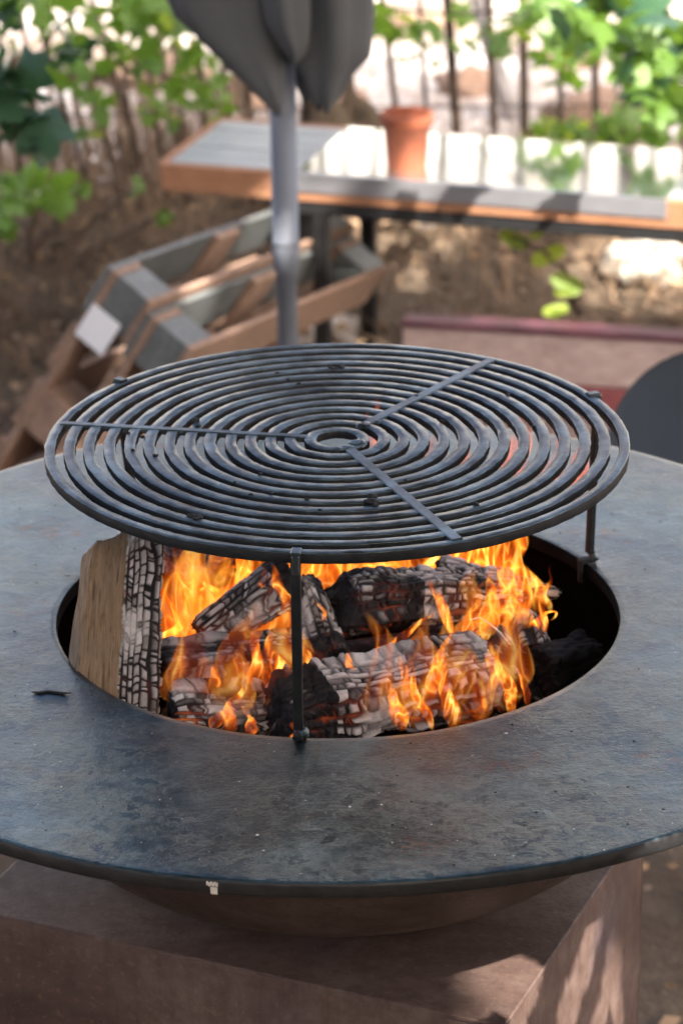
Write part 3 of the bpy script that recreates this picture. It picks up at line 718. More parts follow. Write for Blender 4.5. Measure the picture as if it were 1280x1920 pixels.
for q in ((1005, 1150, 975, 1010, .09, 26), (1030, 1150, 1020, 1060, .08, 14), (990, 1180, 1000, 1090, .0, 18), (920, 1300, 925, 1190, -.12, 20)):
    fl(*q[:6], MF, .01)
# faint wisps through and above the grate
for q in ((700, 950, 690, 730, .05, 26), (672, 980, 676, 770, .02, 20), (830, 970, 870, 800, .0, 46), (930, 960, 1000, 760, .10, 40), (1000, 960, 1070, 770, .12, 40), (1060, 960, 1110, 780, .13, 30), (520, 960, 530, 830, .06, 30), (780, 950, 800, 800, .08, 40)):
    fl(*q[:6], MFR, .008)

# ---------------------------------------------------------------- small marks on the plate
sp = []
MW = mat_plain('ash_speck', (.55, .55, .54), .9); 
def speck(c, s, seed):
    rg = np.random.default_rng(seed); V = []
    for k in range(6):
        a = 2*PI*k/6; V.append(c+np.array([math.cos(a)*s*rg.uniform(.5, 1.1), math.sin(a)*s*rg.uniform(.5, 1.1), .0002]))
    V.append(c+np.array([0, 0, s*.6])); return V, [(k, (k+1) % 6, 6) for k in range(6)]
for q in range(420):
    a = random.uniform(0, 2*PI); r_ = math.sqrt(random.uniform(.27**2, .49**2))
    sp.append(speck(np.array([r_*math.cos(a), r_*math.sin(a), .0006]), random.choice([.0003, .0004, .0005, .0008]), q))
for px, py, s in ((808, 1546, .0012), (985, 1580, .0022), (962, 1605, .0013), (655, 1513, .0018), (715, 1509, .0013), (482, 1566, .0018), (494, 1595, .0012), (1132, 1594, .0015), (300, 1500, .0012), (948, 1375, .0022)):
    sp.append(speck(PZ(px, py, .0006), s, int(px)))
V, F = merge(sp); tag(mesh('ash_specks', V, F, MW), 'tiny pale ash specks scattered over the cooking plate', 'ash', kind='stuff')
sp = []
for q in range(260):
    a = random.uniform(0, 2*PI); r_ = math.sqrt(random.uniform(.262**2, .49**2))
    sp.append(speck(np.array([r_*math.cos(a), r_*math.sin(a), .0006]), random.choice([.0006, .0009, .0012, .0016]), q+900))
V, F = merge(sp); tag(mesh('soot_grit', V, F, MCRUMB), 'small black grit scattered over the cooking plate', 'soot', kind='stuff')
pts = [PZ(60+15*k, 1297+(0, 2, -1, 1, 3, 2)[k], .0006) for k in range(6)]
v, f = tube(pts, [.0005, .0014, .0011, .0013, .0012, .0004], 7)
tag(mesh('charred_splinter', v, f, MCRUMB, smooth=True), 'thin charred splinter lying on the cooking plate left of the opening', 'splinter')
pts = [PZ(845+k*8, 1170+k*k*1.8+5, .0)+np.array([0, -.06, .0])*0 for k in range(5)]
pts = [P(880+k*19, 1162+[0, -4, 8, 24, 48][k], -.02) for k in range(5)]
v, f = tube(pts, .0009, 6); tag(mesh('white_bark_curl', v, f, mat_plain('white_ash_bark', (.75, .73, .7), .9), smooth=True), 'thin white curl of ash bark beside the flames at right', 'bark')

# ================================================================ background
WOODT = mat_wood('table_side_wood', (.24, .105, .05), (.40, .20, .11), (2, 2, 40))
GREYW = mat_wood('weathered_grey_boards', (.20, .22, .22), (.36, .38, .37), (1.5, 14, 14), rough=.4)
PALW = mat_wood('pallet_wood', (.20, .125, .09), (.33, .215, .155), (6, 6, 6))
PALG = mat_wood('weathered_pallet_wood', (.075, .08, .08), (.155, .168, .168), (6, 6, 6), rough=.4)
SHEET = mat_plain('brushed_metal_sheet', (.70, .76, .75), .10, .95, .12, 8, bump=.03)
TERRA = mat_plain('terracotta', (.27, .072, .032), .8, 0, .18, 40)
GREYP = mat_plain('grey_powder_coat', (.15, .165, .20), .55, .0, .05, 30, bump=.02)
TT = -.46
fl_ = PZ(315, 303, TT); fr_ = PZ(1280, 373, TT); bl_ = PZ(395, 240, TT)
ux = (fr_-fl_); Lx = np.linalg.norm(ux); ux /= Lx; uy = np.array([-ux[1], ux[0], 0]); LEN = Lx+.5; DEP = float(np.dot(PZ(820, 253, TT)-fl_, uy))
table = empty('garden_table', fl_+ux*LEN/2+uy*DEP/2+np.array([0, 0, GZ-TT])); tag(table, 'low wooden garden table with a metal sheet on top and black steel frame', 'table')
nb = 5
TS = float(np.dot(PZ(562, 320, TT)-fl_, ux))
for k in range(nb):
    y0 = DEP*k/nb+.0015; y1 = DEP*(k+1)/nb-.0015
    box('top_board', fl_+ux*LEN/2+uy*(y0+y1)/2-np.array([0, 0, .009+.0007*(k % 2)]), ux*LEN/2, uy*(y1-y0)/2, (0, 0, .009), GREYW, table, .002)
box('apron', fl_+ux*LEN/2-uy*.010-np.array([0, 0, .027]), ux*(LEN/2+.01), uy*.0095, (0, 0, .027), WOODT, table, .002)
box('apron', fl_+ux*LEN/2+uy*(DEP+.010)-np.array([0, 0, .027]), ux*(LEN/2+.01), uy*.0095, (0, 0, .027), WOODT, table, .002)
box('apron', fl_-ux*.010+uy*DEP/2-np.array([0, 0, .0275]), ux*.0095, uy*DEP/2, (0, 0, .0265), WOODT, table, .002)
TE = float(np.dot(PZ(1255, 370, TT)-fl_, ux))
def sheetbox(u0, u1, v0, v1, z0, z1):
    return box('metal_sheet', fl_+ux*(u0+u1)/2+uy*(v0+v1)/2+np.array([0, 0, (z0+z1)/2]), ux*(u1-u0)/2, uy*(v1-v0)/2, (0, 0, (z1-z0)/2), SHEET, table, .0008)
sheetbox(TS, TE, -.0205, DEP, .0015, .0045)
lip = box('sheet_lip', fl_+ux*(TS+TE)/2-uy*.0225+np.array([0, 0, -.015]), ux*(TE-TS)/2, uy*.0015, (0, 0, .019), mat_plain('dull_sheet_edge', (.30, .30, .32), .4, .6, .1, 10), table, .0006)
box('frame_rail', fl_+ux*(LEN/2+.12)+uy*.0-np.array([0, 0, .068]), ux*(LEN/2-.13), uy*.015, (0, 0, .0135), MBLK, table, .002)
box('frame_rail', fl_+ux*(LEN/2+.12)+uy*(DEP-.03)-np.array([0, 0, .068]), ux*(LEN/2-.13), uy*.015, (0, 0, .0135), MBLK, table, .002)
for lu, lv in ((float(np.dot(PZ(600, 325, TT)-fl_, ux)), .0), (float(np.dot(PZ(607, 325, TT)-fl_, ux)), DEP-.03), (LEN-.05, 0), (LEN-.05, DEP-.03)):
    c = fl_+ux*lu+uy*lv; zt = TT-.0815
    box('table_leg', (c[0], c[1], (zt+GZ)/2), ux*.0145, uy*.013, (0, 0, (zt-GZ)/2), MBLK, table, .001)
# terracotta pot
pb = PZ(762, 312, TT+.0045); sc_p = np.linalg.norm(pb-CAM)/FPX
pot = empty('terracotta_pot', pb); tag(pot, 'small terracotta flower pot standing on the metal sheet of the table', 'pot')
H = 98*sc_p/.95; r1 = 49*sc_p; r0 = 37*sc_p
prof = [(r0*.4, 0), (r0-.002, 0), (r0, .002), (r1-.006, H*.78), (r1, H*.79), (r1, H-.002), (r1-.002, H), (r1-.007, H), (r1-.008, H-.004), (r0-.005, .01), (r0*.4, .01)]
v, f = revolve(prof, 48, closed=True); v = v+pb; mesh('pot_body', v, f, TERRA, pot, True)
blob('potting_soil', pb+np.array([0, 0, H*.80]), (r1*.78, r1*.78, .006), pot, mat_plain('dark_soil', (.04, .028, .02), .95), 4, 8, .2)

# pallets: two lying on each other, tilted on edge
GREY = PALG
T0 = PD(200, 497, 5.2); phi = math.radians(58)
A = P(560, 372, 3.22)-T0; A /= np.linalg.norm(A)
hp = np.cross((0, 0, 1.0), A); hp /= np.linalg.norm(hp); dn = np.cross(A, hp); dn = dn if dn[2] < 0 else -dn
B = hp*math.cos(phi)+dn*math.sin(phi)
N = np.cross(A, B); N = N if N[0] > 0 else -N
PLA, PLB, PT_ = .88, .62, .105
PAPER = mat_plain('white_paper_sheet', (.72, .72, .74), .7, 0, .05, 10)
for k in range(2):
    O = T0+N*(.002+k*(PT_+.001))
    if k == 1: O = O+B*.02
    root = empty('wooden_pallet', O+B*PLB); tag(root, ['wooden pallet tilted on edge behind the grill, the rear one with the dark upper edge', 'wooden pallet tilted on edge, the front one nearer the umbrella pole'][k], 'pallet', 'tilted wooden pallets')
    def pb_(name, a0, a1, b0, b1, n0, n1, mat):
        return box(name, O+A*(a0+a1)/2+B*(b0+b1)/2+N*(n0+n1)/2, A*(a1-a0)/2, B*(b1-b0)/2, N*(n1-n0)/2, mat, root, .0015)
    for j, b0 in enumerate((0, .13, .262, .395, .522)):       # deck boards along a (outer face)
        pb_('deck_board', 0, PLA, b0, b0+.095, .0, .011, GREY if j == 0 else PALW)
    for j, b0 in enumerate((.0, .262, .522)):
        pb_('bottom_board', 0, PLA, b0, b0+.095, PT_-.011, PT_, PALW)
        for a0 in (0.003, .782):
            pb_('block', a0, a0+.095, b0+.002, b0+.093, .0265, PT_-.0115, GREY if (j == 0) else PALW)
    for a0 in (0, .40, .783):
        pb_('stringer_board', a0+.001, a0+.094, 0, PLB, .0115, .026, PALW)
lp = T0+N*(.05)-A*.004+B*.085
lab = box('paper_label', lp+N*.0+B*.02, A*.0006, B*.035, N*.032, PAPER, None, .0002); tag(lab, 'white paper label stuck on the end of the tilted pallet', 'label')

# umbrella
ux0 = PD(533, 330, 4.55); ub = PD(545, 900, 4.55); 
px0, py0 = -.074, float(ux0[1]); px0 = float(ux0[0])
umb = empty('garden_umbrella', (px0, py0, GZ)); tag(umb, 'closed grey garden umbrella on a grey metal pole behind the grill', 'umbrella')
zj = float(P(533, 455, py0)[2])
def pole(name, z0, z1, r, mat=GREYP, n=28): v, f = tube([(px0, py0, z0), (px0, py0, z1)], r, n); return mesh(name, v, f, mat, umb, True)
SCL = 4.55/FPX
pole('upper_pole', zj, 1.6, 25*SCL); pole('lower_pole', GZ+.02, zj-.0005, 19.5*SCL)
v, f = tube([(px0, py0, zj-.045), (px0, py0, zj-.043), (px0, py0, zj-.003), (px0, py0, zj+.002)], [20*SCL, 24*SCL, 27*SCL, 26*SCL], 28); mesh('pole_collar', v, f, GREYP, umb, True)
v, f = tube([(px0, py0, GZ+.002), (px0, py0, GZ+.03), (px0, py0, GZ+.05)], [.22, .22, .05], 40); mesh('umbrella_foot', v, f, MBLK, umb, True)
FAB = mat_plain('grey_umbrella_fabric', (.07, .074, .08), .85, 0, .12, 12, bump=.1)
def fold(secs, seed, n=24, m=15):
    """one hanging fold: sections (z, cx, cy, rx, ry) relative to the pole"""
    secs = np.array(secs, float); V = []
    for i in range(m):
        q = i/(m-1)*(len(secs)-1); k = min(int(q), len(secs)-2); f = q-k; f2 = f
        z, cx, cy, rx, ry = secs[k]*(1-f2)+secs[k+1]*f2
        for j in range(n):
            a = 2*PI*j/n; w = 1+.30*abs(math.sin(2.5*a+seed))-.17+.05*abs(math.sin(8*a+2*seed+2*q))
            c_, s_ = math.cos(a), math.sin(a)
            V.append((px0+cx+rx*w*np.sign(c_)*abs(c_)**1.25, py0+cy+ry*w*np.sign(s_)*abs(s_)**1.25, z+.006*math.sin(3*a+seed)*(1-i/(m-1))))
    o = mesh('canopy_fold', V, grid_faces(m, n, True), FAB, umb, False)
    md = o.modifiers.new('thickness', 'SOLIDIFY'); md.thickness = .0015
def X_(px): return (px-533)*SCL
fold([(-.028, X_(527), -.045, .003, .006), (.01, X_(505), -.045, .021, .010), (.045, X_(484), -.045, .037, .012), (.08, X_(463), -.045, .054, .014), (.118, X_(443), -.04, .074, .018), (.16, X_(430), -.035, .085, .03), (.3, X_(455), -.02, .075, .04), (.8, X_(510), 0, .05, .045), (1.56, 0, 0, .026, .026)], 1)
fold([(-.028, X_(612), -.03, .007, .008), (-.015, X_(612), -.03, .018, .018), (.02, X_(617), -.03, .032, .026), (.05, X_(625), -.03, .050, .030), (.118, X_(628), -.02, .054, .045), (.35, X_(600), -.01, .055, .05), (.8, X_(560), 0, .045, .045), (1.57, 0, 0, .025, .025)], 2)
fold([(.055, X_(560), -.06, .006, .010), (.075, X_(560), -.06, .018, .018), (.12, X_(545), -.062, .032, .026), (.35, X_(540), -.05, .036, .035), (.8, X_(538), -.02, .04, .04), (1.575, 0, 0, .024, .024)], 3)
fold([(-.02, X_(500), .05, .010, .012), (.02, X_(470), .05, .035, .02), (.10, X_(470), .05, .055, .03), (.8, X_(520), .02, .045, .04), (1.565, 0, 0, .025, .025)], 4)
fold([(-.03, X_(585), .05, .012, .012), (.03, X_(580), .05, .035, .03), (.3, X_(575), .04, .045, .04), (.8, X_(550), .02, .045, .04), (1.568, 0, 0, .025, .025)], 5)
v, f = tube([(px0, py0, 1.60), (px0, py0, 1.63), (px0, py0, 1.66)], [.03, .035, .004], 16); mesh('finial', v, f, GREYP, umb, True)

# painted low timber bench at the right
YB = 2.95
tl = P(752, 612, YB); bl2 = P(752, 705, YB); bl3 = P(752, 748, YB); rt_ = P(1280, 630, YB-.12)
bd = np.array([rt_[0]-tl[0], rt_[1]-tl[1], 0.]); bL = np.linalg.norm(bd)+.35; bd /= np.linalg.norm(bd); bn = np.array([-bd[1], bd[0], 0])
bench = empty('painted_timber_bench', (tl[0]+.4, YB, GZ)); tag(bench, 'low bench of worn pinkish boards with dark red painted edges', 'bench')
WORN = mat_wood('worn_pink_boards', (.30, .21, .20), (.50, .39, .37), (1.2, 12, 12)); REDP = mat_plain('faded_red_paint', (.20, .055, .06), .6, 0, .4, 14); DRED = mat_plain('dark_red_paint', (.10, .03, .045), .5, 0, .4, 14)
hz = tl[2]
def bb(name, z0, z1, d0, d1, mat, u0=0, u1=None):
    u1 = bL if u1 is None else u1
    return box(name, np.array([tl[0], tl[1], 0])+bd*(u0+u1)/2+bn*(d0+d1)/2+np.array([0, 0, (z0+z1)/2]), bd*(u1-u0)/2, bn*(d1-d0)/2, (0, 0, (z1-z0)/2), mat, bench, .003)
hm = bl2[2]; hb = bl3[2]
bb('front_board', hm+.001, hz-.001, .003, .02, WORN); bb('lower_board', max(hb, GZ+.01), hm-.001, 0, .022, REDP)
bb('seat_board', hz, hz+.012, -.004, .05, DRED, 0, bL*.72); bb('seat_board', hz-.001, hz+.011, -.003, .05, WORN, bL*.725, bL)
bb('back_board', GZ+.01, hz-.004, .052, .07, WORN)
for u0 in (.02, bL-.08): bb('support_post', GZ, min(hb, hz)-.004, .024, .05, MBLK, u0, u0+.05)

# grey chair at the far right
cc_ = PD(1350, 850, 4.15); chair = empty('garden_chair', (cc_[0], cc_[1], GZ)); tag(chair, 'blue-grey garden chair with a rounded back at the right edge', 'chair')
CH = mat_plain('blue_grey_shell', (.014, .022, .034), .85, .0, .15, 9, bump=.04)
nr = -FW*.8+np.array([0, 0, .25]); nr /= np.linalg.norm(nr); sx_ = np.cross((0, 0, 1), nr); sx_ /= np.linalg.norm(sx_); sy_ = np.cross(nr, sx_)
V = []; n_ = 64; rings_ = 14
for side in (0, 1):
    for i in range(rings_):
        q = (i+.001)/(rings_-1)
        for j in range(n_):
            a = 2*PI*j/n_; R_ = .155*q; V.append(cc_+sx_*R_*math.cos(a)*1.02+sy_*R_*math.sin(a)*1.0-nr*(.02*(1-q*q)+side*.012*(1-.6*q**6)))
F = grid_faces(rings_, n_, True).tolist()+grid_faces(rings_, n_, True, rings_*n_)[:, ::-1].tolist()
F += [[(rings_-1)*n_+j, (rings_-1)*n_+(j+1) % n_, (2*rings_-1)*n_+(j+1) % n_, (2*rings_-1)*n_+j] for j in range(n_)]
mesh('backrest', V, F, CH, chair, True)
zs = float(cc_[2])-.17
v, f = revolve([(0.001, zs), (.16, zs), (.168, zs-.006), (.168, zs-.02), (.16, zs-.026), (.001, zs-.026)], 40, cc_[0]+.02, cc_[1]-.15, closed=False); mesh('seat', v, f, CH, chair, True)
for sx, sy in ((1, 1), (1, -1), (-1, 1), (-1, -1)):
    v, f = tube([(cc_[0]+.06+sx*.09, cc_[1]-.15+sy*.11, zs-.025), (cc_[0]+.13+sx*.07, cc_[1]-.15+sy*.15, GZ)], .009, 10); mesh('chair_leg', v, f, MBLK, chair, True)
v, f = tube([cc_-nr*.02-sy_*.06, cc_-nr*.03-sy_*.14, (cc_[0]+.02, cc_[1]-.05, zs-.012)], .012, 10); mesh('back_support', v, f, MBLK, chair, True)

# fence of sticks
STICK = mat_wood('dark_fence_sticks', (.055, .036, .026), (.11, .075, .055), (8, 8, 2))
YF = 4.15
fence = empty('stick_fence', (0, YF, GZ)); tag(fence, 'fence of thin dark upright sticks at the back of the garden', 'fence')
# (x at top of picture, x at y=300, half width px)
ST = [(-60, -20, 4), (-15, 35, 4), (38, 82, 4), (60, 150, 5), (118, 205, 4), (168, 262, 5), (215, 250, 4), (262, 305, 5), (318, 345, 4), (368, 385, 5), (408, 440, 5), (455, 470, 5), (505, 512, 5), (570, 583, 12), (606, 616, 6), (655, 672, 4),
      (716, 752, 5), (782, 803, 4), (843, 860, 8), (914, 928, 6), (985, 985, 7), (1046, 1053, 5), (1107, 1116, 6), (1180, 1176, 13), (1232, 1226, 5), (1290, 1282, 6), (1345, 1338, 6)]
for q, (xa, xb, w) in enumerate(ST):
    a = P(xa, 0, YF); b = P(xb, 300, YF); d = (b-a)/(b[2]-a[2])
    z1 = random.uniform(.42, .62); p0 = a+d*(GZ+.05-a[2]); p1 = a+d*(z1-a[2]); mid = (p0+p1)/2+np.array([random.uniform(-.008, .008), 0, 0])
    rr_ = w*6.6/FPX*1.3
    path = [p0, p0*.7+mid*.3, mid+(p1-p0)*-.1, mid, mid*.6+p1*.4, p1]
    v, f = tube(path, [rr_*1.1, rr_*random.uniform(.9, 1.1), rr_, rr_*random.uniform(.85, 1.1), rr_*.9, rr_*.7], 8)
    mesh('stick', v, f, STICK, fence, True)
for z in (-.62, .18):
    v, f = tube([(-2.2, YF-.014, z), (-1, YF-.016, z-.01), (0, YF-.015, z+.008), (1, YF-.016, z), (2.2, YF-.014, z)], .0022, 6); mesh('fence_wire', v, f, MBLK, fence, True)
# dry reeds behind the fence, at left
REED = mat_wood('pale_dry_reed', (.34, .24, .17), (.55, .43, .33), (14, 14, 1.6))
reed = empty('dry_reed_screen', (-.5, 4.4, GZ)); tag(reed, 'pale dry reeds standing behind the stick fence at left', 'reeds')
for q in range(46):
    px = -60+q*15.5+random.uniform(-6, 6); yt = 90+random.uniform(-50, 190)+max(0, px-330)*.35
    Y_ = 4.32+random.uniform(-.06, .16); b = P(px+75, 470, Y_); t = P(px, yt, Y_); w = random.uniform(5, 13)*6.8/FPX
    v, f = tube([(b[0], b[1], GZ+.02), b*.5+t*.5+np.array([random.uniform(-.01, .01), 0, 0]), t], [w, w*.95, w*.6], 8); mesh('reed', v, f, REED, reed, True)

# beyond the fence: a pale leaning trunk and sandstone blocks in the sun
yt = empty('young_tree', P(985, 330, 5.3)*np.array([1, 1, 0])+np.array([0, 0, GZ+.05])); tag(yt, 'pale grey leaning tree trunk beyond the fence right of the pot', 'tree')
TRK = mat_plain('pale_grey_bark', (.20, .19, .19), .85, 0, .3, 20)
b_ = P(975, 330, 5.3); b_[2] = GZ+.04; v, f = tube([b_, P(955, 200, 5.3), P(925, 110, 5.3), P(890, -20, 5.3), P(850, -260, 5.4)], [.035, .028, .024, .02, .012], 10); mesh('trunk', v, f, TRK, yt, True)
SS = mat_plain('tan_sandstone', (.20, .13, .095), .9, 0, .4, 14)
for q, (px, py, Y_, sx, sy, lb) in enumerate(((880, 175, 5.6, .10, .06, 'tan rock beyond the fence just right of the pot'), (1130, 195, 5.3, .16, .07, 'wide tan rock beyond the fence above the right end of the table'), (1065, 120, 5.9, .10, .08, 'tan rock farthest back, beyond the fence below the upper right leaves'),
        (640, 200, 5.4, .10, .05, 'low tan rock beyond the fence between umbrella and pot'), (450, 190, 5.5, .12, .06, 'tan rock beyond the fence left of the umbrella pole'), (300, 150, 5.8, .16, .07, 'tan rock beyond the fence behind the upper left vine'), (780, 60, 6.4, .14, .05, 'flat tan rock far beyond the fence straight above the pot'))):
    p_ = P(px, py, Y_); p_[2] = GZ+.05; o = blob('sandstone_rock', p_, (sx, sx*.7, sy), None, SS, q+90, 9, .4); tag(o, lb, 'rock', 'rocks beyond the fence')

# leaves
def leaf_mesh(name, mat, seed, lobed=True):
    rg = np.random.default_rng(seed); K = 20; V = [(0, 0, 0)]
    for k in range(K):
        a = 2*PI*k/K
        r = .5*(1+.22*math.cos(5*a)*(1 if lobed else 0)-.10*math.cos(a))*(1+.06*rg.standard_normal())
        if not lobed: r = .5*(.62+.38*abs(math.cos(a)))
        x, y = r*math.cos(a), r*math.sin(a)*(1 if lobed else .62); V.append((x, y, -.35*abs(y)**1.3-.25*x*x+.03*rg.standard_normal()))
    return raw(name, V, [(0, k+1, (k+1) % K+1) for k in range(K)], mat, True)
LG = mat_leaf('vine_leaf_green', (.05, .115, .02), (.14, .25, .04), .5)
LD = mat_leaf('vine_leaf_dark', (.018, .055, .032), (.04, .10, .05), .25)
LY = mat_leaf('vine_leaf_yellow', (.14, .22, .03), (.26, .34, .05), .6)
leafG = [leaf_mesh('leaf', LG, s) for s in range(3)]; leafD = [leaf_mesh('leaf', LD, s+5) for s in range(2)]; leafY = [leaf_mesh('leaf', LY, s+8, False) for s in range(2)]
STEM = mat_plain('vine_stem', (.09, .06, .04), .8)
def leaf(meshes, p, size, parent):
    o = link('leaf', random.choice(meshes), parent, False)
    o.location = Vector(p)-parent.location; o.scale = (size,)*3
    o.rotation_euler = (random.uniform(-1.1, 1.1), random.uniform(-1.1, 1.1), random.uniform(0, 6.28))
    return o
def vine(label, basepx, regions, stems=(), name='grape_vine', cat='vine'):
    b = P(*basepx); root = empty(name, (b[0], b[1], GZ+.05)); tag(root, label, cat)
    for st in stems:
        pts = [P(*q) for q in st]
        tt = np.linspace(0, len(pts)-1, 14); pp_ = np.array([np.array(pts[int(min(t, len(pts)-2))])*(1-(t-int(min(t, len(pts)-2))))+np.array(pts[int(min(t, len(pts)-2))+1])*(t-int(min(t, len(pts)-2))) for t in tt])
        pp_ += rng.standard_normal(pp_.shape)*.006
        v, f = tube(pp_, np.linspace(.009, .003, 14), 7); mesh('stem', v, f, STEM, root, True)
    for (cx, cy, rx, ry, Y_, dY, n_, s0, s1, ms) in regions:
        for k in range(n_):
            a = random.uniform(0, 2*PI); r_ = math.sqrt(random.random())
            p = P(cx+rx*r_*math.cos(a), cy+ry*r_*math.sin(a), Y_+random.uniform(-dY, dY)); leaf(ms, p, random.uniform(s0, s1), root)
    return root
G2 = leafG*3+leafY
vine('green grape vine spreading over the stick fence at upper left', (60, 470, 3.85),
     [(60, 40, 130, 90, 3.7, .3, 36, .045, .075, leafG+leafD), (190, 70, 140, 90, 3.8, .3, 32, .04, .07, G2), (320, 110, 100, 110, 3.8, .25, 38, .028, .05, G2), (300, 10, 90, 50, 3.8, .2, 26, .05, .08, leafG),
      (110, 200, 110, 70, 3.8, .25, 10, .035, .06, G2), (350, 210, 90, 50, 3.8, .2, 22, .025, .045, G2), (395, 130, 50, 70, 3.8, .2, 18, .025, .05, leafG), (560, 110, 20, 20, 3.6, .1, 2, .04, .05, leafY)],
     stems=(((60, 470, 3.9), (70, 300, 3.85), (60, 150, 3.8), (120, 20, 3.8), (350, 60, 3.8)), ((120, 150, 3.8), (250, 130, 3.8), (420, 160, 3.8))))
vine('low bright green plant at the left edge below the fence', (60, 470, 3.5),
     [(60, 360, 75, 38, 3.4, .2, 26, .04, .07, leafG), (10, 425, 22, 22, 3.3, .1, 8, .04, .06, leafG), (255, 345, 14, 10, 3.5, .1, 3, .03, .05, leafG), (150, 345, 14, 14, 3.5, .1, 3, .03, .045, leafG), (300, 400, 14, 12, 3.4, .1, 3, .03, .045, leafG), (110, 380, 20, 16, 3.5, .1, 4, .03, .05, leafG)],
     stems=(((60, 500, 3.5), (60, 420, 3.45), (50, 340, 3.4)), ((60, 480, 3.5), (150, 350, 3.5)), ((90, 480, 3.5), (255, 350, 3.5)), ((150, 480, 3.4), (300, 402, 3.4))), name='leafy_plant', cat='plant')
vine('dark blue-green large leaves hanging at the far left edge', (-60, 400, 2.2),
     [(10, 150, 50, 60, 2.1, .12, 9, .07, .10, leafD), (30, 235, 55, 32, 2.1, .1, 7, .06, .09, leafD), (88, 268, 22, 12, 2.1, .05, 2, .05, .06, leafD)],
     stems=(((-60, 500, 2.2), (-30, 300, 2.15), (10, 200, 2.1), (20, 100, 2.1)), ((-30, 300, 2.15), (40, 235, 2.1), (90, 262, 2.1))), name='leafy_shrub', cat='shrub')
vine('grape vine with dark and bright leaves hanging at upper right', (1330, 300, 3.2),
     [(1150, 40, 110, 50, 2.9, .35, 40, .05, .09, leafD+leafG), (1230, 120, 80, 90, 3.0, .35, 44, .045, .08, leafD+leafG), (1060, 90, 60, 70, 3.4, .3, 20, .04, .07, G2), (1010, 30, 50, 50, 3.5, .3, 16, .04, .07, G2), (1250, 220, 40, 50, 3.0, .2, 16, .045, .07, leafG),
      (900, 60, 90, 45, 4.0, .15, 16, .04, .07, G2), (740, 40, 60, 40, 4.0, .15, 12, .04, .07, G2), (780, 100, 60, 25, 4.0, .1, 6, .03, .05, leafG)],
     stems=(((1340, 400, 3.3), (1310, 250, 3.2), (1240, 130, 3.1), (1150, 50, 3.0), (1000, 20, 3.6), (740, 20, 4.0)), ((1300, 250, 3.2), (1260, 200, 3.1), (1230, 120, 3.0))))
vine('light green plant growing behind the table at right', (1090, 300, 3.9),
     [(1090, 245, 95, 26, 3.9, .15, 34, .035, .06, leafG+leafY), (1170, 235, 60, 30, 3.9, .1, 14, .035, .06, leafG), (990, 258, 20, 8, 3.9, .1, 5, .03, .04, leafY)],
     stems=(((1090, 330, 3.9), (1080, 250, 3.9)), ((1100, 330, 3.9), (1170, 240, 3.9)), ((1090, 330, 3.9), (990, 258, 3.9))), name='leafy_plant', cat='plant')
root = vine('shoot with a few glowing yellow-green leaves under the table', (1090, 600, 3.2), [(1045, 585, 14, 5, 3.0, .03, 2, .03, .035, leafY)],
     stems=(((1080, 590, 3.2), (1070, 530, 3.05), (1030, 475, 3.0), (965, 445, 3.0)),), name='vine_shoot', cat='plant')
for px, py, s in ((965, 448, .05), (1003, 440, .025), (1027, 478, .055), (1066, 530, .06), (970, 455, .04), (1062, 545, .04), (1040, 580, .04)):
    o = leaf(leafY, P(px, py, 3.0), s*1.3, root); o.rotation_euler = (math.radians(60), math.radians(random.uniform(-30, 30)), random.uniform(-.4, .4))

# dry brush and litter
TW = mat_plain('dry_brown_twigs', (.22, .14, .085), .85, 0, .5, 6); DL = mat_plain('dry_leaf_litter', (.26, .17, .10), .85, 0, .5, 4)
NTW = 5200
bx = rng.uniform(-2.4, 2.4, NTW); by = rng.uniform(2.5, 4.75, NTW)
gz_ = GZ+.16*np.exp(-((by-4.1)/.55)**2)
Ht = .30*np.clip((by-2.5)/1.3, .12, 1)*rng.uniform(.25, 1.0, NTW)*np.where(bx < -.2, 1.15, .9)
lean = rng.normal(0, .5, (NTW, 2)); hh = 6
V = np.zeros((NTW, hh, 3, 3)); t = np.linspace(0, 1, hh); cx_ = rng.normal(0, .05, (NTW, 2))
w_ = rng.uniform(.0012, .0042, NTW)
for i in range(hh):
    for k in range(3):
        a = 2*PI*k/3
        V[:, i, k, 0] = bx+lean[:, 0]*Ht*t[i]+cx_[:, 0]*math.sin(PI*t[i]*2)+w_*(1-.6*t[i])*math.cos(a)
        V[:, i, k, 1] = by+lean[:, 1]*Ht*t[i]+cx_[:, 1]*math.sin(PI*t[i]*2)+w_*(1-.6*t[i])*math.sin(a)
        V[:, i, k, 2] = gz_+Ht*t[i]
base_f = grid_faces(hh, 3, True); F = (base_f[None]+(np.arange(NTW)*hh*3)[:, None, None]).reshape(-1, 4)
tag(mesh('dry_brush', V.reshape(-1, 3), F, TW), 'tangle of dry brown twigs on the bank under the table and along the fence', 'brush', kind='stuff')
NL = 14000
bx = rng.uniform(-2.5, 2.5, NL); by = rng.uniform(-1.2, 4.7, NL); bz = GZ+.16*np.exp(-((by-4.1)/.55)**2)+rng.uniform(.012, .035, NL)+np.where(by > 2.9, rng.uniform(0, .10, NL), 0)
u_ = rng.normal(size=(NL, 3)); u_ /= np.linalg.norm(u_, axis=1)[:, None]; w2 = np.cross(u_, rng.normal(size=(NL, 3))); w2 /= np.linalg.norm(w2, axis=1)[:, None]
u_[:, 2] *= .35; s_ = rng.uniform(.008, .022, NL)[:, None]; C = np.stack([bx, by, bz], -1)
V = np.stack([C-u_*s_, C+w2*s_*.5, C+u_*s_, C-w2*s_*.5], 1).reshape(-1, 3)
tag(mesh('leaf_litter', V, np.arange(NL*4).reshape(-1, 4), DL), 'dry brown leaves and chips littering the ground', 'leaf litter', kind='stuff')

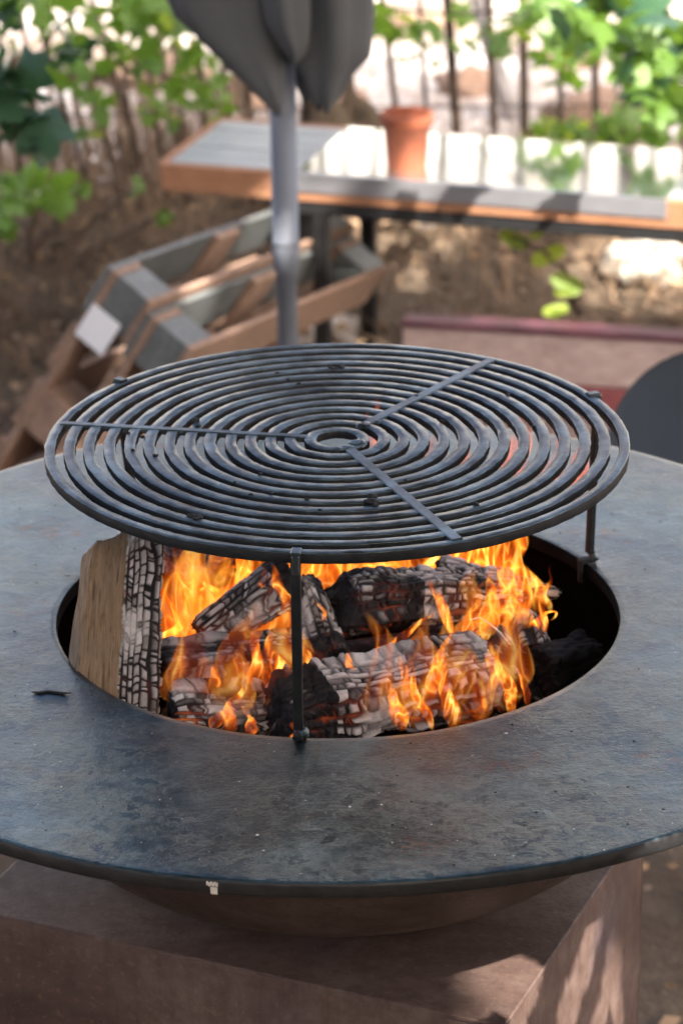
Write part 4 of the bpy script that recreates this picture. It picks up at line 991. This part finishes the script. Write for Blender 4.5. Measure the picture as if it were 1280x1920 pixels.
# pale firewood added to show bright sun spots under the table's left end
LOGW = mat_wood('split_firewood', (.42, .35, .29), (.66, .58, .50), (12, 12, 2))
for q, (px, py, Y_, L_, w, rz) in enumerate(((575, 520, 2.95, .22, .035, .6), (640, 560, 3.0, .2, .04, -.5), (700, 600, 3.05, .24, .04, .3), (590, 600, 2.8, .2, .045, -.2), (735, 640, 2.9, .2, .04, .8), (660, 490, 3.2, .2, .035, 1.0), (735, 460, 3.15, .26, .045, .75), (560, 640, 2.7, .18, .04, .4), (650, 640, 2.75, .22, .04, -.9))):
    Y_ += .75; w *= .6; L_ *= .9; c = P(px, py, Y_); d = np.array([math.cos(rz), .35*math.sin(rz*3), math.sin(rz)*.7]); d /= np.linalg.norm(d)
    v, f = tube([c-d*L_/2, c-d*L_/2*.98, c, c+d*L_/2*.98, c+d*L_/2], [w*.9, w, w*1.05, w, w*.9], 5)
    tag(mesh('firewood_piece', v, f, LOGW), ['pale firewood piece right behind the umbrella pole, below the table edge', 'pale firewood piece seen between the two dark table legs, mid height', 'pale firewood piece low, to the right of the rear table leg', 'pale firewood piece low, between umbrella pole and front table leg',
        'rightmost low firewood piece just above the grate, beside the pink bench', 'pale firewood piece highest between the two dark table legs', 'large bright firewood piece just under the table right of the rear leg', 'firewood piece beside the foot of the umbrella pole', 'firewood piece just above the grate between the table legs'][q], 'firewood', 'firewood heap under the table')
# pile body that carries them
n = 40; gx = np.linspace(-1, 1, n); X, Y = np.meshgrid(gx, gx, indexing='ij')
Z = GZ-.02+.5*np.clip(1-np.sqrt(X**2+Y**2), 0, 1)**.7*(1+.25*fbm(np.stack([X*4, Y*4, X*0], -1), 3))
cpx = P(660, 560, 3.95)
tag(mesh('brush_heap', np.stack([cpx[0]+X*.30, cpx[1]+.1+Y*.28, Z], -1).reshape(-1, 3), grid_faces(n, n), mat_ground(), smooth=True), 'heap of earth and wood scraps under the table', 'heap', kind='stuff')

# unseen house added to give the plate and the table's sheet a pale reflection
house = empty('white_house', (1.5, 15, GZ)); tag(house, 'long white rendered house far beyond the fence', 'house')
WH = mat_plain('white_render', (.50, .50, .48), .9, 0, .1, 2); RT_ = mat_plain('roof_tile_red', (.30, .13, .08), .8, 0, .3, 6); GL = mat_plain('window_glass', (.03, .04, .05), .08, 0, .2, 4)
box('wall', (1.5, 18.5, GZ+2.1), (13, 0, 0), (0, 3.5, 0), (0, 0, 2.1), WH, house, .01)
mesh('roof', [(-12, 14.6, GZ+4.2), (15, 14.6, GZ+4.2), (15, 22.4, GZ+4.2), (-12, 22.4, GZ+4.2), (-12, 18.5, GZ+5.4), (15, 18.5, GZ+5.4)], [(0, 1, 5, 4), (2, 3, 4, 5), (0, 4, 3), (1, 2, 5), (3, 2, 1, 0)], RT_, house)
for k in range(6):
    for z in (1.3,):
        w_o = box('window', (-9+k*4.2, 14.98, GZ+z+.3), (.55, 0, 0), (0, .04, 0), (0, 0, .65), GL, house, .005)

# unseen hedge behind the camera, added to dim light on the front faces
hedge = empty('garden_hedge', (0, -5.6, GZ)); tag(hedge, 'tall leafy hedge closing the garden opposite the stick fence', 'hedge')
NH = 40000; hx = rng.uniform(-6, 6, NH); C = np.stack([hx, -5.6+rng.normal(0, .25, NH), rng.uniform(GZ, 2.2, NH)+.3*np.sin(hx*2)*0], -1)
a_ = rng.normal(size=(NH, 3)); a_ /= np.linalg.norm(a_, axis=1)[:, None]; b_ = np.cross(a_, rng.normal(size=(NH, 3))); b_ /= np.linalg.norm(b_, axis=1)[:, None]
V = np.stack([C-a_*.08, C+b_*.05, C+a_*.08, C-b_*.05], 1).reshape(-1, 3)
o = mesh('hedge_foliage', V, np.arange(NH*4).reshape(-1, 4), LD, hedge); o['kind'] = 'stuff'

stn = P(1205, 492, 3.72); o = blob('pale_stone', stn, (.085, .06, .05), None, mat_plain('pale_limestone', (.5, .45, .38), .9, 0, .15, 12), 8, 12, .35); tag(o, 'pale sunlit stone on the brown bank under the right end of the table', 'stone')  # stone added to make a bright sun spot on the soil

# ---------------------------------------------------------------- shade tree outside the frame
LIT = []                                     # places the sun reaches through gaps in the crown: (point, radius)
def lit(p, r): LIT.append((np.asarray(p, float), r))
def side_pt(px, py):                          # on the base's right face
    v = FW+(px-640)/FPX*RT-(py-960)/FPX*UP; nn = np.array([*(-ea), 0]); c0 = np.array([*corner, 0]); t = np.dot(c0-CAM, nn)/np.dot(v, nn); return CAM+v*t
SL = []
for px, py, r in ((900, 1850, .016), (935, 1835, .018), (970, 1825, .018), (925, 1872, .012), (880, 1880, .010), (985, 1845, .012), (870, 1895, .008)): SL.append((PZ(px, py, BT), r))
for poly, r in ((((1128, 1650), (1122, 1730), (1105, 1800), (1080, 1860), (1062, 1925)), .011), (((1210, 1610), (1195, 1680), (1168, 1740), (1158, 1800), (1150, 1850)), .013), (((1225, 1640), (1215, 1700), (1200, 1760)), .007), (((1150, 1850), (1125, 1925)), .008), (((1165, 1850), (1170, 1925)), .007), (((1000, 1850), (968, 1925)), .008)):
    for (x0, y0), (x1, y1) in zip(poly[:-1], poly[1:]):
        for k in range(7): f = k/6; SL.append((side_pt(x0+(x1-x0)*f, y0+(y1-y0)*f), r))
lit((.22, -.22, -.36), .10)
# shrub standing just outside the frame at the right, whose narrow leaves break up that sun
eA = np.cross(SD, (0, 0, 1)); eA /= np.linalg.norm(eA); eB = np.cross(SD, eA)
NS = 14000; o3 = np.array([.22, -.22, -.36])
tt_ = rng.uniform(.8, 1.1, NS); q_ = .25*np.sqrt(rng.uniform(0, 1, NS)); w_a = rng.uniform(0, 2*PI, NS); qa = q_*np.cos(w_a); qb = q_*np.sin(w_a)
C = o3+SD*tt_[:, None]+eA*qa[:, None]+eB*qb[:, None]
kp = np.ones(NS, bool); uu = C@eA; vv_ = C@eB
for p, r in SL: kp &= np.hypot(uu-p@eA, vv_-p@eB) > r+.011
C = C[kp]; C = C[C[:, 2] > -.35]; n_ = len(C)
a_ = rng.normal(size=(n_, 3)); a_ /= np.linalg.norm(a_, axis=1)[:, None]; b_ = np.cross(a_, rng.normal(size=(n_, 3))); b_ /= np.linalg.norm(b_, axis=1)[:, None]
V = np.stack([C-a_*.014, C+b_*.007, C+a_*.014, C-b_*.007], 1).reshape(-1, 3)
sc3 = o3+SD*.9
shrub = empty('potted_shrub', (float(sc3[0]), float(sc3[1]), GZ)); tag(shrub, 'small-leaved shrub on a thin stem standing to the right of the grill', 'shrub')
o = mesh('shrub_crown', V, np.arange(n_*4).reshape(-1, 4), LD, shrub); o['kind'] = 'stuff'
v, f = tube([(sc3[0]+.1, sc3[1]-.1, GZ), (sc3[0]+.05, sc3[1]-.05, -.3), sc3], [.018, .013, .006], 9); mesh('stem', v, f, STEM, shrub, True)
for px, py, Y_, r in ((1205, 490, 3.7, .07), (1160, 480, 3.7, .04), (965, 450, 3.0, .06), (1027, 478, 3.0, .06), (1066, 530, 3.0, .065), (1045, 580, 3.0, .02), (745, 430, 3.9, .07), (715, 480, 3.85, .06), (700, 600, 3.8, .05), (740, 600, 3.75, .05), (720, 640, 3.6, .04), (650, 610, 3.7, .05),
                      (640, 450, 3.9, .01), (565, 640, 3.5, .03), (590, 600, 3.6, .02), (560, 380, 3.0, .005), (780, 285, 3.0, .0), (505, 385, 2.4, .014), (200, 680, 2.1, .018), (300, 685, 2.1, .022), (655, 530, 3.8, .02)):
    if r > 0: lit(P(px, py, Y_), r)
e1 = np.cross(SD, (0, 0, 1)); e1 /= np.linalg.norm(e1); e2 = np.cross(SD, e1)
NC = 52000; RC = .092
tx = rng.uniform(-2.3, 2.2, NC); ty = rng.uniform(-2.2, 3.55, NC); tz = rng.uniform(2.6, 3.7, NC)
nq = 14000; tx[:nq] = rng.uniform(-.8, .8, nq); ty[:nq] = rng.uniform(-.75, .8, nq)
C = np.stack([tx, ty, np.full(NC, -.5)], -1); C = C+SD*((tz+.5)/SD[2])[:, None]
NO = 46000                                   # leaves added to the crown overhead to cut down sky light
C = np.concatenate([C, np.stack([rng.uniform(-3.2, 3.6, NO), rng.uniform(-4.8, 1.9, NO), rng.uniform(2.7, 3.7, NO)], -1)])
tx = np.concatenate([tx, np.zeros(NO)]); ty = np.concatenate([ty, np.zeros(NO)])
# gaps everywhere except over the grill
gap = vnoise(C*2.6, 77)+.5*vnoise(C*6, 78)
near = np.hypot(tx+.0, ty-.1) < 1.35
keep = near | (gap > np.where(ty < 2.9, -.85, -.5))
u0 = C@e1; v0 = C@e2
for p, r in LIT:
    keep &= np.hypot(u0-p@e1, v0-p@e2) > r+RC-(.02 if p[1] > 1.9 and p[1] < 2.7 else 0)
C = C[keep]; NK = len(C)
a_ = rng.normal(size=(NK, 3)); a_ /= np.linalg.norm(a_, axis=1)[:, None]; b_ = np.cross(a_, rng.normal(size=(NK, 3))); b_ /= np.linalg.norm(b_, axis=1)[:, None]
s_ = rng.uniform(.042, .062, NK)[:, None]*np.where(tx[keep] == 0, 1.4, 1.0)[:, None]
V = np.stack([C-a_*s_, C+b_*s_*.55, C+a_*s_, C-b_*s_*.55], 1).reshape(-1, 3)
tree = empty('shade_tree', (4.4, -3.0, GZ)); tag(tree, 'broad leafy tree shading the grill from the right', 'tree')
o = mesh('crown', V, np.arange(NK*4).reshape(-1, 4), mat_leaf('tree_leaf', (.022, .05, .016), (.045, .085, .025), .22), tree); o['kind'] = 'stuff'
BARK = mat_wood('tree_bark', (.06, .045, .035), (.13, .10, .08), (10, 10, 3))
v, f = tube([(4.4, -3, GZ-.05), (4.35, -3.0, .5), (4.1, -2.9, 1.7), (3.4, -2.6, 2.7)], [.16, .13, .11, .08], 14); mesh('trunk', v, f, BARK, tree, True)
for q in range(7):
    a = -.2+q*.9; e_ = np.array([2.2+1.6*math.cos(a), -2.3+1.9*math.sin(a), 3.15])
    v, f = tube([(3.85, -2.85, 2.2), np.array([3.4, -2.7, 2.8])*.6+e_*.4, e_], [.06, .04, .012], 8); mesh('limb', v, f, BARK, tree, True)
